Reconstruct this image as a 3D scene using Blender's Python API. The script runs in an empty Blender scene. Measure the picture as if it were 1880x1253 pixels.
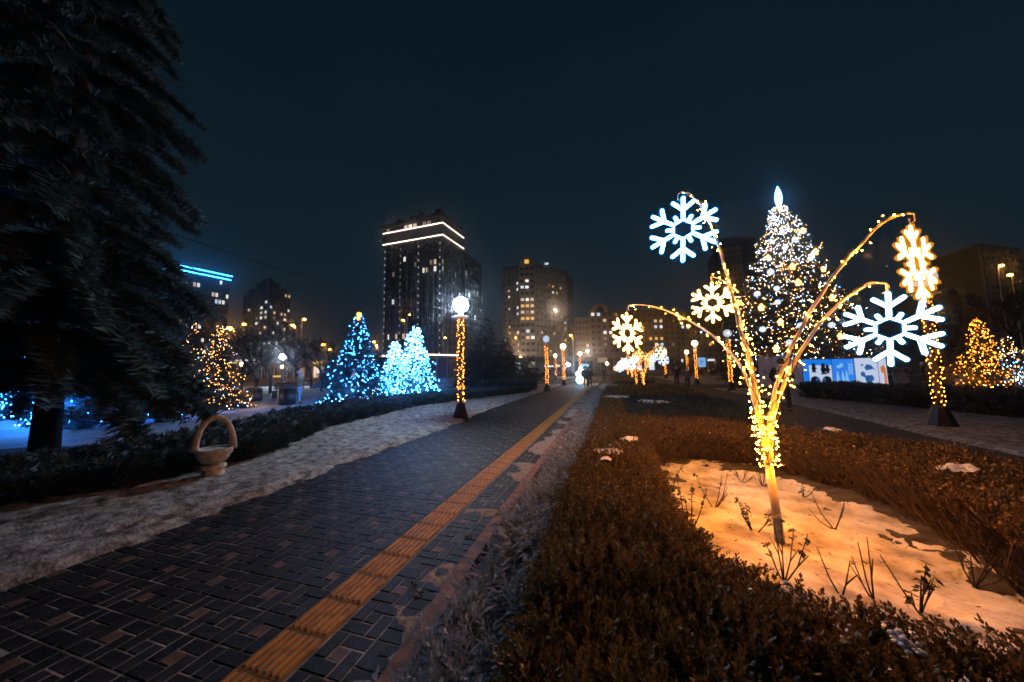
import bpy, bmesh, math, random
import numpy as np
from mathutils import Vector, Matrix
random.seed(7); rng = np.random.default_rng(11)
S = bpy.context.scene; COL = S.collection
PI = math.pi
# ------------------------------------------------------------------ camera
F_PX, CX, CY, EYE = 600.0, 940.0, 626.5, 1.55
pitch, roll, yaw = math.atan(53/600.0), 0.015, math.radians(-16.5704)
fwd = np.array([math.sin(yaw)*math.cos(pitch), math.cos(yaw)*math.cos(pitch), math.sin(pitch)])
rgt = np.cross(fwd, [0, 0, 1.0]); rgt /= np.linalg.norm(rgt); up = np.cross(rgt, fwd)
c_, s_ = math.cos(roll), math.sin(roll)
rgt, up = c_*rgt - s_*up, c_*up + s_*rgt
cd = bpy.data.cameras.new('camera'); cam = bpy.data.objects.new('camera', cd); COL.objects.link(cam)
cd.sensor_width = 36; cd.lens = F_PX*36/1880.0; cd.clip_start = 0.05; cd.clip_end = 3000
mw = Matrix.Identity(4)
for i in range(3):
    mw[i][0], mw[i][1], mw[i][2] = rgt[i], up[i], -fwd[i]
mw[2][3] = EYE; cam.matrix_world = mw; S.camera = cam
# ------------------------------------------------------------------ world: overcast night sky, city glow
W = bpy.data.worlds.new('World'); S.world = W; W.use_nodes = True
nt = W.node_tree; nt.nodes.clear()
def N(t, ty, **kw):
    n = t.nodes.new(ty)
    for k, v in kw.items(): setattr(n, k, v)
    return n
tc = N(nt, 'ShaderNodeTexCoord'); sp = N(nt, 'ShaderNodeSeparateXYZ'); nt.links.new(tc.outputs['Generated'], sp.inputs[0])
rmp = N(nt, 'ShaderNodeValToRGB'); nt.links.new(sp.outputs['Z'], rmp.inputs[0])
e = rmp.color_ramp.elements
e[0].position = 0.0; e[0].color = (.0085, .0165, .0220, 1)
e[1].position = 1.0; e[1].color = (.0022, .0076, .0125, 1)
x_ = e.new(0.22); x_.color = (.0056, .0142, .0215, 1)
x_ = e.new(0.55); x_.color = (.0032, .0100, .0160, 1)
nz = N(nt, 'ShaderNodeTexNoise'); nz.inputs['Scale'].default_value = 1.6; nz.inputs['Detail'].default_value = 3
nt.links.new(tc.outputs['Generated'], nz.inputs['Vector'])
mr = N(nt, 'ShaderNodeMapRange'); mr.inputs['To Min'].default_value = .75; mr.inputs['To Max'].default_value = 1.25
nt.links.new(nz.outputs['Fac'], mr.inputs['Value'])
mx = N(nt, 'ShaderNodeVectorMath', operation='SCALE'); nt.links.new(rmp.outputs[0], mx.inputs[0]); nt.links.new(mr.outputs[0], mx.inputs['Scale'])
bg = N(nt, 'ShaderNodeBackground'); bg.inputs['Strength'].default_value = 1.12
nt.links.new(mx.outputs[0], bg.inputs[0]); out = N(nt, 'ShaderNodeOutputWorld'); nt.links.new(bg.outputs[0], out.inputs[0])
vs = S.view_settings; vs.view_transform = 'Standard'; vs.look = 'None'; vs.exposure = 0.0; vs.gamma = 1.0
S.render.engine = 'CYCLES'; cy = S.cycles
cy.use_denoising = True; cy.denoiser = 'OPENIMAGEDENOISE'; cy.use_light_tree = True
cy.max_bounces = 5; cy.diffuse_bounces = 2; cy.glossy_bounces = 2; cy.transmission_bounces = 2; cy.transparent_max_bounces = 6; cy.volume_bounces = 0
cy.sample_clamp_indirect = 3.0; cy.caustics_reflective = False; cy.caustics_refractive = False
cy.use_adaptive_sampling = True; cy.adaptive_threshold = 0.02
cy.pixel_filter_type = 'BLACKMAN_HARRIS'; cy.filter_width = 1.7
HAZE = 0.0015
# ------------------------------------------------------------------ picture helpers: a pixel of the photo -> a real place
def ray(u, v): return (u-CX)/F_PX*rgt - (v-CY)/F_PX*up + fwd
def G(u, v, z=0.0):
    d = ray(u, v); return np.array([0, 0, EYE]) + d*((z-EYE)/d[2])
def D(u, v, dep): return np.array([0, 0, EYE]) + ray(u, v)*dep
def hor(u): return 680.0-(u-900)*0.015
def at(u, dep):
    p = D(u, hor(u), dep); return (p[0], p[1])
def zat(x, y, v):
    lo, hi = -2.0, 400.0
    for _ in range(50):
        m = (lo+hi)/2; d = np.array([x, y, m-EYE]); vv = CY-F_PX*(d@up)/(d@fwd)
        if vv > v: lo = m
        else: hi = m
    return lo
# ------------------------------------------------------------------ materials
def mat(name, col, rough=.7, var=.0, scale=8.0, metal=0.0, bump=0.0, bscale=40.0, col2=None, spec=.5):
    m = bpy.data.materials.new(name); m.use_nodes = True; t = m.node_tree
    b = t.nodes['Principled BSDF']; b.inputs['Roughness'].default_value = rough; b.inputs['Metallic'].default_value = metal
    b.inputs['Specular IOR Level'].default_value = spec
    b.inputs['Base Color'].default_value = (*col, 1)
    tcn = N(t, 'ShaderNodeTexCoord')
    if var or col2:
        n = N(t, 'ShaderNodeTexNoise'); n.inputs['Scale'].default_value = scale; n.inputs['Detail'].default_value = 5
        t.links.new(tcn.outputs['Object'], n.inputs['Vector'])
        r = N(t, 'ShaderNodeValToRGB'); t.links.new(n.outputs['Fac'], r.inputs[0])
        a = col2 if col2 else tuple(c*(1-var) for c in col); c2 = col if col2 else tuple(min(1, c*(1+var)) for c in col)
        r.color_ramp.elements[0].position = .36; r.color_ramp.elements[1].position = .64
        r.color_ramp.elements[0].color = (*a, 1); r.color_ramp.elements[1].color = (*c2, 1)
        t.links.new(r.outputs[0], b.inputs['Base Color'])
    if bump:
        n2 = N(t, 'ShaderNodeTexNoise'); n2.inputs['Scale'].default_value = bscale; n2.inputs['Detail'].default_value = 4
        t.links.new(tcn.outputs['Object'], n2.inputs['Vector'])
        bp = N(t, 'ShaderNodeBump'); bp.inputs['Strength'].default_value = bump; bp.inputs['Distance'].default_value = .02
        t.links.new(n2.outputs['Fac'], bp.inputs['Height']); t.links.new(bp.outputs[0], b.inputs['Normal'])
    return m
def emat(name, col, st, sample=True):
    m = bpy.data.materials.new(name); m.use_nodes = True; t = m.node_tree
    b = t.nodes['Principled BSDF']; b.inputs['Base Color'].default_value = (.6, .6, .6, 1)
    b.inputs['Emission Color'].default_value = (*col, 1); b.inputs['Emission Strength'].default_value = st
    m.cycles.emission_sampling = 'FRONT' if sample else 'NONE'
    return m
def leafmat(name, col, var=.5, scale=6.0, trans=.25):
    m = mat(name, col, .55); t = m.node_tree; b = t.nodes['Principled BSDF']
    gi = N(t, 'ShaderNodeNewGeometry'); rp_ = N(t, 'ShaderNodeValToRGB'); t.links.new(gi.outputs['Random Per Island'], rp_.inputs[0])
    e_ = rp_.color_ramp.elements; e_[0].color = (*[c*(1-var) for c in col], 1); e_[1].color = (*[min(.8, c*(1+var*1.6)) for c in col], 1); e_[1].position = 1.0
    x_ = e_.new(.6); x_.color = (*[c*(1-var*.3) for c in col], 1)
    t.links.new(rp_.outputs[0], b.inputs['Base Color'])
    o = t.nodes['Material Output']; tr = N(t, 'ShaderNodeBsdfTranslucent'); tr.inputs[0].default_value = (*col, 1)
    ms = N(t, 'ShaderNodeMixShader'); ms.inputs[0].default_value = trans
    t.links.new(b.outputs[0], ms.inputs[1]); t.links.new(tr.outputs[0], ms.inputs[2]); t.links.new(ms.outputs[0], o.inputs[0])
    return m
M = {}
M['snow'] = mat('snow', (.76, .78, .82), .6, col2=(.60, .60, .62), scale=4.5, bump=.8, bscale=26)
M['bed_snow'] = mat('crusted_bed_snow', (.72, .73, .76), .65, col2=(.30, .27, .25), scale=3.4, bump=1.0, bscale=19)
M['snow_dirty'] = mat('trampled_snow', (.50, .475, .46), .75, col2=(.12, .095, .08), scale=9.0, bump=.8, bscale=34)
M['snow_field'] = mat('snow_field', (.68, .70, .74), .7, col2=(.40, .41, .42), scale=.55, bump=.5, bscale=9)
M['ground'] = mat('frozen_ground', (.16, .15, .14), .9, col2=(.06, .055, .05), scale=.4, bump=.4, bscale=6)
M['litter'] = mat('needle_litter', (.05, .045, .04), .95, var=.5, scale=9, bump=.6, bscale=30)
M['grit'] = mat('frosty_grit', (.36, .28, .23), .9, var=.4, scale=30, bump=.6, bscale=160)
M['joint'] = mat('snowy_joint', (.34, .30, .27), .9, var=.45, scale=9)
def pav(name, col, var): return mat(name, col, .62, var=var, scale=14, bump=.35, bscale=120, spec=.2)
M['pav_a'] = pav('dark_paver', (.017, .018, .020), .45); M['pav_b'] = pav('charcoal_paver', (.027, .026, .027), .45)
M['pav_c'] = pav('black_paver', (.011, .012, .015), .45); M['pav_d'] = pav('brown_paver', (.15, .095, .07), .25)
M['tile'] = mat('yellow_tactile_tile', (.66, .31, .04), .6, col2=(.36, .19, .035), scale=16, bump=.3, bscale=140)
M['kerb'] = mat('red_kerb_stone', (.22, .11, .07), .8, var=.4, scale=12, bump=.4, bscale=80)
M['asphalt'] = mat('asphalt', (.055, .054, .055), .8, var=.4, scale=3, bump=.2, bscale=60)
M['stone'] = mat('weathered_concrete', (.58, .53, .46), .85, col2=(.30, .27, .23), scale=9, bump=.4, bscale=50)
M['bark'] = mat('bark', (.032, .027, .024), .9, var=.4, scale=14, bump=.8, bscale=30)
M['whitewash'] = mat('whitewashed_bark', (.62, .64, .66), .85, var=.15, scale=14, bump=.5, bscale=30)
M['needle'] = leafmat('spruce_needle', (.075, .115, .115), .45, 2.5)
M['needle_blue'] = leafmat('blue_spruce_needle', (.075, .11, .11), .35, 3)
M['juniper'] = leafmat('juniper_needle', (.030, .050, .048), .5, 3)
M['box'] = leafmat('box_leaf', (.150, .098, .028), .8, 5.0)
M['barberry'] = leafmat('brown_shrub_leaf', (.150, .090, .028), .8, 5.0)
M['twig'] = mat('brown_twig', (.085, .060, .040), .8, var=.4, scale=10)
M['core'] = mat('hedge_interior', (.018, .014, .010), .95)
M['frost'] = leafmat('frosted_leaf', (.42, .45, .48), .82, 7.0)
M['rose'] = mat('rose_stem', (.035, .028, .020), .7, var=.4, scale=20); M['rose_leaf'] = leafmat('rose_leaf', (.03, .034, .02), .4, 9)
M['black'] = mat('black_metal', (.012, .012, .013), .45); M['cable'] = mat('dark_cable', (.012, .011, .010), .5)
M['wood'] = mat('pale_painted_pole', (.74, .66, .54), .45, var=.12, scale=20)
M['pole'] = mat('lamp_pole_paint', (.05, .045, .04), .5); M['collar'] = mat('pale_collar', (.6, .6, .58), .5)
M['galv'] = mat('galvanised_pole', (.35, .33, .30), .45, metal=.6)
WARM = (1.0, .33, .014); GOLD = (1.0, .26, .012); BLUE = (.015, .20, 1.0); ICE = (.10, .42, 1.0); WHITE = (.85, .90, 1.0); PEACH = (1.0, .62, .34)
E_ = {}
E_['bulb_near'] = emat('warm_bulb_near', (1.0, .36, .03), 170); E_['bulb_white'] = emat('white_bulb_near', ICE, 220)
E_['bulb_lamp'] = emat('warm_bulb_lamp', (1.0, .28, .025), 36)
E_['bulb_warm'] = emat('warm_bulb', (1.0, .36, .06), 34); E_['bulb_gold'] = emat('gold_bulb', GOLD, 24)
E_['bulb_blue'] = emat('blue_bulb', BLUE, 210); E_['bulb_ice'] = emat('ice_bulb', (.07, .34, 1.0), 95); E_['bulb_cool'] = emat('cool_white_bulb', (.62,.78,1.0), 22)
E_['rope_warm'] = emat('warm_rope_light', (1.0, .44, .085), 85); E_['rope_ice'] = emat('ice_rope_light', (.08, .40, 1.0), 75); E_['rope_white'] = emat('white_rope_light', (.46, .74, 1.0), 22)
def glow_shell(name, col, st, tr):  # see-through emissive shell: a painted halo round the rope lights, no real part
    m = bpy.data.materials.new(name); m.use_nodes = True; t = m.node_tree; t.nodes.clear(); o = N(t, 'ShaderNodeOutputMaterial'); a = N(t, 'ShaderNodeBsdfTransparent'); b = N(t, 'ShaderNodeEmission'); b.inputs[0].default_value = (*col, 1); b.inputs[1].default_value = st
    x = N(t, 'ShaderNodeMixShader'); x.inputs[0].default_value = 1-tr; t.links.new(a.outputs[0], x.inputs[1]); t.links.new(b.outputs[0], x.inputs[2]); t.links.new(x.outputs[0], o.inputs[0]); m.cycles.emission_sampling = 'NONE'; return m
E_['rope_warm_s'] = glow_shell('amber_glow_shell', (1.0, .30, .01), 1.25, .58); E_['rope_ice_s'] = glow_shell('blue_glow_shell', (.0, .22, .9), 1.1, .58); E_['rope_white_s'] = glow_shell('cool_glow_shell', (.02, .35, .8), .7, .66)
E_['globe'] = emat('lamp_globe_white', (.62, .80, 1.0), 360); E_['globe_warm'] = emat('lamp_globe_warm', (1.0, .50, .20), 42); E_['globe_dim'] = emat('lamp_globe_dim', (.55, .66, .8), .8)
E_['sodium'] = emat('sodium_lamp', (1.0, .36, .04), 60, False)
E_['led_pink'] = emat('pale_led_strip', (1.0, .72, .58), 4.5, False); E_['led_blue'] = emat('blue_led_strip', (.03, .36, 1.0), 22, True)
E_['win_w'] = emat('lit_window_white', (.95, .90, .82), 1.44, False); E_['win_y'] = emat('lit_window_amber', (1.0, .50, .10), 1.19, False)
E_['win_p'] = emat('lit_window_peach', (1.0, .68, .42), 0.94, False); E_['win_c'] = emat('lit_window_cool', (.65, .85, 1.0), 1.19, False)
E_['win_d'] = emat('lit_window_dim', (.75, .55, .40), 0.27, False)
# ------------------------------------------------------------------ mesh helpers
class MB:
    def __init__(s): s.v = []; s.f = []
    def add(s, vs, fs):
        o = len(s.v); s.v += [tuple(map(float, p)) for p in vs]; s.f += [tuple(i+o for i in f) for f in fs]
    def box(s, x0, x1, y0, y1, z0, z1):
        s.add([(x0,y0,z0),(x1,y0,z0),(x1,y1,z0),(x0,y1,z0),(x0,y0,z1),(x1,y0,z1),(x1,y1,z1),(x0,y1,z1)],
              [(3,2,1,0),(4,5,6,7),(0,1,5,4),(1,2,6,5),(2,3,7,6),(3,0,4,7)])
    def obox(s, p, d, n, s0, s1, z0, z1, d0, d1):
        P = lambda a, b, z: (p[0]+d[0]*a+n[0]*b, p[1]+d[1]*a+n[1]*b, z)
        s.add([P(s0,d1,z0),P(s1,d1,z0),P(s1,d0,z0),P(s0,d0,z0),P(s0,d1,z1),P(s1,d1,z1),P(s1,d0,z1),P(s0,d0,z1)],
              [(3,2,1,0),(4,5,6,7),(0,1,5,4),(1,2,6,5),(2,3,7,6),(3,0,4,7)])
    def prism(s, poly, z0, z1):
        n = len(poly); s.add([(x,y,z0) for x,y in poly]+[(x,y,z1) for x,y in poly],
              [tuple(range(n-1,-1,-1)), tuple(range(n,2*n))]+[(i,(i+1)%n,n+(i+1)%n,n+i) for i in range(n)])
    def tube(s, pts, r, n=6, cap=True, closed=False):
        pts = [np.array(p, float) for p in pts]; k = len(pts); rs = r if hasattr(r, '__len__') else [r]*k
        vs = []; ref = None
        for i in range(k):
            if closed: t = pts[(i+1)%k]-pts[i-1]
            else: t = pts[min(i+1,k-1)]-pts[max(i-1,0)]
            t = t/(np.linalg.norm(t)+1e-9)
            if ref is None:
                ref = np.array([0,0,1.0]) if abs(t[2]) < .9 else np.array([1.0,0,0])
            a = np.cross(t, ref); a /= (np.linalg.norm(a)+1e-9); b = np.cross(t, a); ref = -b if False else ref-t*(ref@t)
            ref = ref/(np.linalg.norm(ref)+1e-9)
            for j in range(n):
                q = 2*PI*j/n; vs.append(pts[i]+rs[i]*(math.cos(q)*a+math.sin(q)*b))
        fs = []
        for i in range(k if closed else k-1):
            for j in range(n):
                fs.append((i*n+j, i*n+(j+1)%n, ((i+1)%k)*n+(j+1)%n, ((i+1)%k)*n+j))
        if cap and not closed: fs += [tuple(range(n-1,-1,-1)), tuple((k-1)*n+j for j in range(n))]
        s.add(vs, fs)
    def lathe(s, prof, n=20, c=(0,0,0)):
        vs = []; k = len(prof)
        for r, z in prof:
            for j in range(n): q = 2*PI*j/n; vs.append((c[0]+r*math.cos(q), c[1]+r*math.sin(q), c[2]+z))
        fs = [(i*n+j, i*n+(j+1)%n, (i+1)*n+(j+1)%n, (i+1)*n+j) for i in range(k-1) for j in range(n)]
        fs += [tuple(range(n-1,-1,-1)), tuple((k-1)*n+j for j in range(n))]
        s.add(vs, fs)
    def ball(s, c, r, n=12, m=8, sz=1.0):
        s.lathe([(max(1e-4, r*math.sin(PI*i/m)), -sz*r*math.cos(PI*i/m)) for i in range(m+1)], n, c)
    def build(s, name, m, parent=None, smooth=False, stuff=False):
        me = bpy.data.meshes.new(name); me.from_pydata(s.v, [], s.f); me.update()
        return obj(name, me, m, parent, smooth, stuff)
def obj(name, me, m, parent=None, smooth=False, stuff=False):
    o = bpy.data.objects.new(name, me); COL.objects.link(o)
    if m is not None and not me.materials: me.materials.append(m)
    if smooth: me.polygons.foreach_set('use_smooth', [True]*len(me.polygons))
    if parent: o.parent = parent
    if stuff: o['kind'] = 'stuff'
    return o
def npmesh(name, V, T):
    """uniform faces: V (n,3), T (m,k)"""
    V = np.ascontiguousarray(V, np.float32); T = np.ascontiguousarray(T, np.int32); k = T.shape[1]
    me = bpy.data.meshes.new(name); me.vertices.add(len(V)); me.vertices.foreach_set('co', V.ravel())
    me.loops.add(T.size); me.loops.foreach_set('vertex_index', T.ravel())
    me.polygons.add(len(T)); me.polygons.foreach_set('loop_start', np.arange(0, T.size, k, dtype=np.int32))
    me.update(calc_edges=True); me.validate(); return me
def scatter(tv, tf, pos, rot, scl):
    """template verts/faces instanced at pos with 3x3 rot and scale -> V, T"""
    tv = np.asarray(tv, float); tf = np.asarray(tf); n = len(pos)
    scl = np.asarray(scl, float); scl = scl[:, None] if scl.ndim == 1 else scl
    V = np.einsum('nij,nkj->nki', rot, tv[None]*scl[:, None, :]) + pos[:, None, :]
    T = tf[None]+(np.arange(n)*len(tv))[:, None, None]
    return V.reshape(-1, 3), T.reshape(-1, tf.shape[1])
def frames(d, spin):
    """rotation matrices with local x along d and random spin"""
    d = d/np.linalg.norm(d, axis=1, keepdims=True)
    ref = np.where(np.abs(d[:, 2:3]) < .9, np.array([[0, 0, 1.0]]), np.array([[1.0, 0, 0]]))
    a = np.cross(ref, d); a /= np.linalg.norm(a, axis=1, keepdims=True); b = np.cross(d, a)
    c, s = np.cos(spin)[:, None], np.sin(spin)[:, None]
    return np.stack([d, c*a+s*b, -s*a+c*b], axis=2)
def tag(o, label=None, cat=None, group=None, kind=None):
    if label: o['label'] = label
    if cat: o['category'] = cat
    if group: o['group'] = group
    if kind: o['kind'] = kind
    return o
def thing(name, label, cat, loc=(0,0,0), rz=0, group=None):
    o = bpy.data.objects.new(name, None); COL.objects.link(o); o.location = loc; o.rotation_euler = (0,0,rz)
    return tag(o, label, cat, group)
def dup(root, loc, rz=0, scale=1.0, label=None, group=None):
    r = root.copy(); COL.objects.link(r); r.location = loc; r.rotation_euler = (0,0,rz); r.scale = (scale,)*3
    if label: r['label'] = label
    if group: r['group'] = group
    for ch in root.children:
        c = ch.copy(); COL.objects.link(c); c.parent = r
        for g in ch.children:
            d = g.copy(); COL.objects.link(d); d.parent = c
    return r
OCT = ([(1,0,0),(-1,0,0),(0,1,0),(0,-1,0),(0,0,1),(0,0,-1)], [(0,2,4),(2,1,4),(1,3,4),(3,0,4),(2,0,5),(1,2,5),(3,1,5),(0,3,5)])
def bulbs_mesh(name, pts, r):
    pts = np.asarray(pts, float); n = len(pts); V, T = scatter(OCT[0], OCT[1], pts, np.repeat(np.eye(3)[None], n, 0), np.full(n, r)*rng.uniform(.75, 1.25, n))
    return npmesh(name, V, T)
# smooth value noise on numpy arrays
_lat = rng.random((64, 64))
def vnoise(x, y, sc):
    x = np.asarray(x)*sc; y = np.asarray(y)*sc; xi = np.floor(x).astype(int); yi = np.floor(y).astype(int); fx = x-xi; fy = y-yi
    fx = fx*fx*(3-2*fx); fy = fy*fy*(3-2*fy); g = lambda a, b: _lat[a % 64, b % 64]
    return (g(xi,yi)*(1-fx)+g(xi+1,yi)*fx)*(1-fy)+(g(xi,yi+1)*(1-fx)+g(xi+1,yi+1)*fx)*fy
def fbm(x, y, sc): return .5*vnoise(x,y,sc)+.3*vnoise(x,y,sc*2.3)+.2*vnoise(x,y,sc*5.1)
def inpoly(x, y, P):
    r = np.zeros(x.shape, bool); n = len(P)
    for i in range(n):
        x0, y0 = P[i]; x1, y1 = P[(i+1)%n]
        c = ((y0 > y) != (y1 > y)); xx = (x1-x0)*(y-y0)/((y1-y0) if y1 != y0 else 1e-9)+x0
        r ^= c & (x < xx)
    return r
def edist(x, y, P):
    d = np.full(x.shape, 1e9); n = len(P)
    for i in range(n):
        a = np.array(P[i]); b = np.array(P[(i+1)%n]); ab = b-a; t = np.clip(((x-a[0])*ab[0]+(y-a[1])*ab[1])/(ab@ab+1e-9), 0, 1)
        d = np.minimum(d, np.hypot(x-a[0]-t*ab[0], y-a[1]-t*ab[1]))
    return d
def sheet(name, P, step, hfun, m, **kw):
    """grid surface over a polygon, height from hfun(x, y, signed distance inside)"""
    P_ = np.array(P); x0, y0 = P_.min(0)-step; x1, y1 = P_.max(0)+step
    nx = int((x1-x0)/step)+2; ny = int((y1-y0)/step)+2
    X, Y = np.meshgrid(np.linspace(x0, x1, nx), np.linspace(y0, y1, ny), indexing='ij')
    ins = inpoly(X, Y, P); sd = edist(X, Y, P)*np.where(ins, 1, -1); Z = hfun(X, Y, sd)
    idx = np.arange(nx*ny).reshape(nx, ny)
    Q = np.stack([idx[:-1,:-1], idx[1:,:-1], idx[1:,1:], idx[:-1,1:]], -1).reshape(-1, 4)
    keep = (sd > -step*1.6)[:-1,:-1].ravel(); Q = Q[keep]
    u, inv = np.unique(Q, return_inverse=True); V = np.stack([X.ravel(), Y.ravel(), Z.ravel()], -1)[u]
    return obj(name, npmesh(name, V, inv.reshape(-1, 4)), m, smooth=True, **kw)
# ------------------------------------------------------------------ ground
g = MB(); g.add([(-900,-200,-.06),(900,-200,-.06),(900,1500,-.06),(-900,1500,-.06)], [(0,1,2,3)])
tag(g.build('ground', M['ground']), kind='structure')
# path with its bed, pavers in pinwheel bond and the tactile strip
path = bpy.data.objects.new('path', None); COL.objects.link(path); path['kind'] = 'structure'
PX0, PX1, TX0, TX1 = -4.645, -1.135, -1.945, -1.635
b = MB(); b.box(PX0-.3, PX1, -1.5, 62, -.05, .0075); b.build('path_bed', M['joint'], path)
p27 = .27; pieces = []
def pin(x, y, i, j):
    a = .09; q = .0042
    r = [(x, x+2*a, y, y+a), (x+2*a, x+3*a, y, y+2*a), (x+a, x+3*a, y+2*a, y+3*a), (x, x+a, y+a, y+3*a), (x+a, x+2*a, y+a, y+2*a)]
    for k, (x0, x1, y0, y1) in enumerate(r):
        if k == 4 and (i+j) % 2 == 0: mk = 'pav_d'
        else: mk = random.choice(['pav_a', 'pav_a', 'pav_b', 'pav_c'])
        pieces.append((x0+q, x1-q, y0+q, y1-q, mk))
for j in range(-3, 150):
    y = .635+p27*j
    for i in range(-10, 2):
        x = (TX0+i*p27) if i < 0 else (-1.625+i*p27)
        if i >= 0 and i*p27 > .28: continue
        if i == 1: x = -1.625+p27
        if x+p27 > PX1+.06: continue
        if x < PX0-.12: continue
        pin(x, y, i+ (0 if i < 0 else 0), j+ (0 if i < 0 else 1))
# narrow soldier course by the kerb
for j in range(-8, 460): pieces.append((-1.35, -1.17, .635+.09*j+.003, .635+.09*j+.087, random.choice(['pav_a','pav_b','pav_c'])))
pieces = [p for p in pieces if not (p[0] < -1.36 < p[1] and p[0] > -1.6 and p[1] > -1.352)]
def paver_mesh(w, l, mk):
    m_ = MB(); h = .012; c = .004
    m_.add([(-w/2,-l/2,-.01),(w/2,-l/2,-.01),(w/2,l/2,-.01),(-w/2,l/2,-.01),(-w/2,-l/2,h-c),(w/2,-l/2,h-c),(w/2,l/2,h-c),(-w/2,l/2,h-c),
            (-w/2+c,-l/2+c,h),(w/2-c,-l/2+c,h),(w/2-c,l/2-c,h),(-w/2+c,l/2-c,h)],
           [(0,1,5,4),(1,2,6,5),(2,3,7,6),(3,0,4,7),(4,5,9,8),(5,6,10,9),(6,7,11,10),(7,4,8,11),(8,9,10,11)])
    return m_
def seen(x, y):
    d = np.array([x, y, -EYE]); z = d@fwd
    if z < .25: return None
    return CX+F_PX*(d@rgt)/z, CY-F_PX*(d@up)/z
def vis(p):
    q = seen((p[0]+p[1])/2, (p[2]+p[3])/2)
    return q is not None and -20 < q[0] < 1900 and 600 < q[1] < 1290
pieces = [p for p in pieces if vis(p) or p[2] > 1.0]
pieces.sort(key=lambda p: -((p[1]-p[0])*(p[3]-p[2])/((p[0]*p[0]+p[2]*p[2]+2.4)**1.5)) if vis(p) else 1)
cache = {}
rest = {}
for n_, p in enumerate(pieces):
    w, l, mk = round(p[1]-p[0], 4), round(p[3]-p[2], 4), p[4]; cx, cyy = (p[0]+p[1])/2, (p[2]+p[3])/2
    dz = random.uniform(-.0025, .0025)
    if n_ < 295:
        key = (w, l, mk)
        if key not in cache:
            o = paver_mesh(w, l, mk).build('paver', M[mk], path); cache[key] = o
        else:
            o = cache[key].copy(); COL.objects.link(o)
        o.location = (cx, cyy, dz); o.rotation_euler = (random.uniform(-.012,.012), random.uniform(-.012,.012), random.uniform(-.008,.008))
    else:
        t_ = paver_mesh(w, l, mk); mb = rest.setdefault(mk, MB()); mb.add([(x+cx, y+cyy, z+dz) for x, y, z in t_.v], t_.f)
me = bpy.data.meshes.new('pavers'); V=[];Fc=[];MI=[]
for k_, (mk, mb) in enumerate(rest.items()):
    o_ = len(V); V += mb.v; Fc += [tuple(i+o_ for i in f) for f in mb.f]; MI += [k_]*len(mb.f); me.materials.append(M[mk])
me.from_pydata(V, [], Fc); me.polygons.foreach_set('material_index', MI); me.update(); obj('pavers', me, None, path, stuff=True)
# tactile tiles with raised bars
tm = MB(); tw, tl = .30, .277; M['tile_base'] = mat('dark_tile_base', (.34, .17, .03), .8, col2=(.16, .08, .02), scale=16, bump=.3, bscale=140); tm.box(-tw/2, tw/2, -tl/2, tl/2, -.012, .012)  # base between the bars is darker than the bars
for k in range(6):
    x = -tw/2+.032+k*.0472; w = .011
    tm.add([(x-w,-tl/2+.012,.012),(x+w,-tl/2+.012,.012),(x+w,tl/2-.012,.012),(x-w,tl/2-.012,.012),(x-w*.55,-tl/2+.02,.021),(x+w*.55,-tl/2+.02,.021),(x+w*.55,tl/2-.02,.021),(x-w*.55,tl/2-.02,.021)],
           [(0,1,5,4),(1,2,6,5),(2,3,7,6),(3,0,4,7),(4,5,6,7)])
t0 = None
for j in range(200):
    if t0 is None:
        t0 = o = tm.build('tactile_tile', M['tile_base'], path); o.data.materials.append(M['tile']); o.data.polygons.foreach_set('material_index', [0]*6+[1]*30)
    else: o = t0.copy(); COL.objects.link(o)
    o.location = (-1.79+random.uniform(-.003,.003), .66+.28*j, random.uniform(-.001,.002)); o.rotation_euler = (0, random.uniform(-.006,.006), random.uniform(-.006,.006))
# kerb stones
kerb = bpy.data.objects.new('kerb', None); COL.objects.link(kerb); kerb['kind'] = 'structure'
kx = lambda y: -1.05-.08*min(1, max(0, (y-1.0)/1.6))
k0 = None
for j in range(46):
    y = .1+j*.8
    k_ = MB(); k_.box(-.055, .055, .004, .796, -.05, .075)
    if k0 is None: k0 = o = k_.build('kerb_stone', M['kerb'], kerb)
    else: o = k0.copy(); COL.objects.link(o)
    o.location = (kx(y), y, random.uniform(-.004,.004)); o.rotation_euler = (0, 0, math.atan((kx(y)-kx(y+.8))/.8))
# frosty grit drifted on the path margin
def grit_h(x, y, sd):
    n = fbm(x, y, 2.3); amt = np.clip((x+1.75)/.55, 0, 1); far = np.clip((y-2.5)/6, 0, 1)
    h = -.02+.12*np.clip(n+.20*amt+.13*far-.50, -.2, .45)
    return np.where(sd < .03, -.03, np.minimum(h, .026))+.004*vnoise(x, y, 22)
tag(sheet('grit', [(-1.62,.6),(-1.08,.6),(-1.09,42),(-1.60,42)], .035, grit_h, M['grit']), 'frosty grit and trampled snow drifted over the path edge beside the yellow strip', 'grit', kind='stuff')
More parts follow.
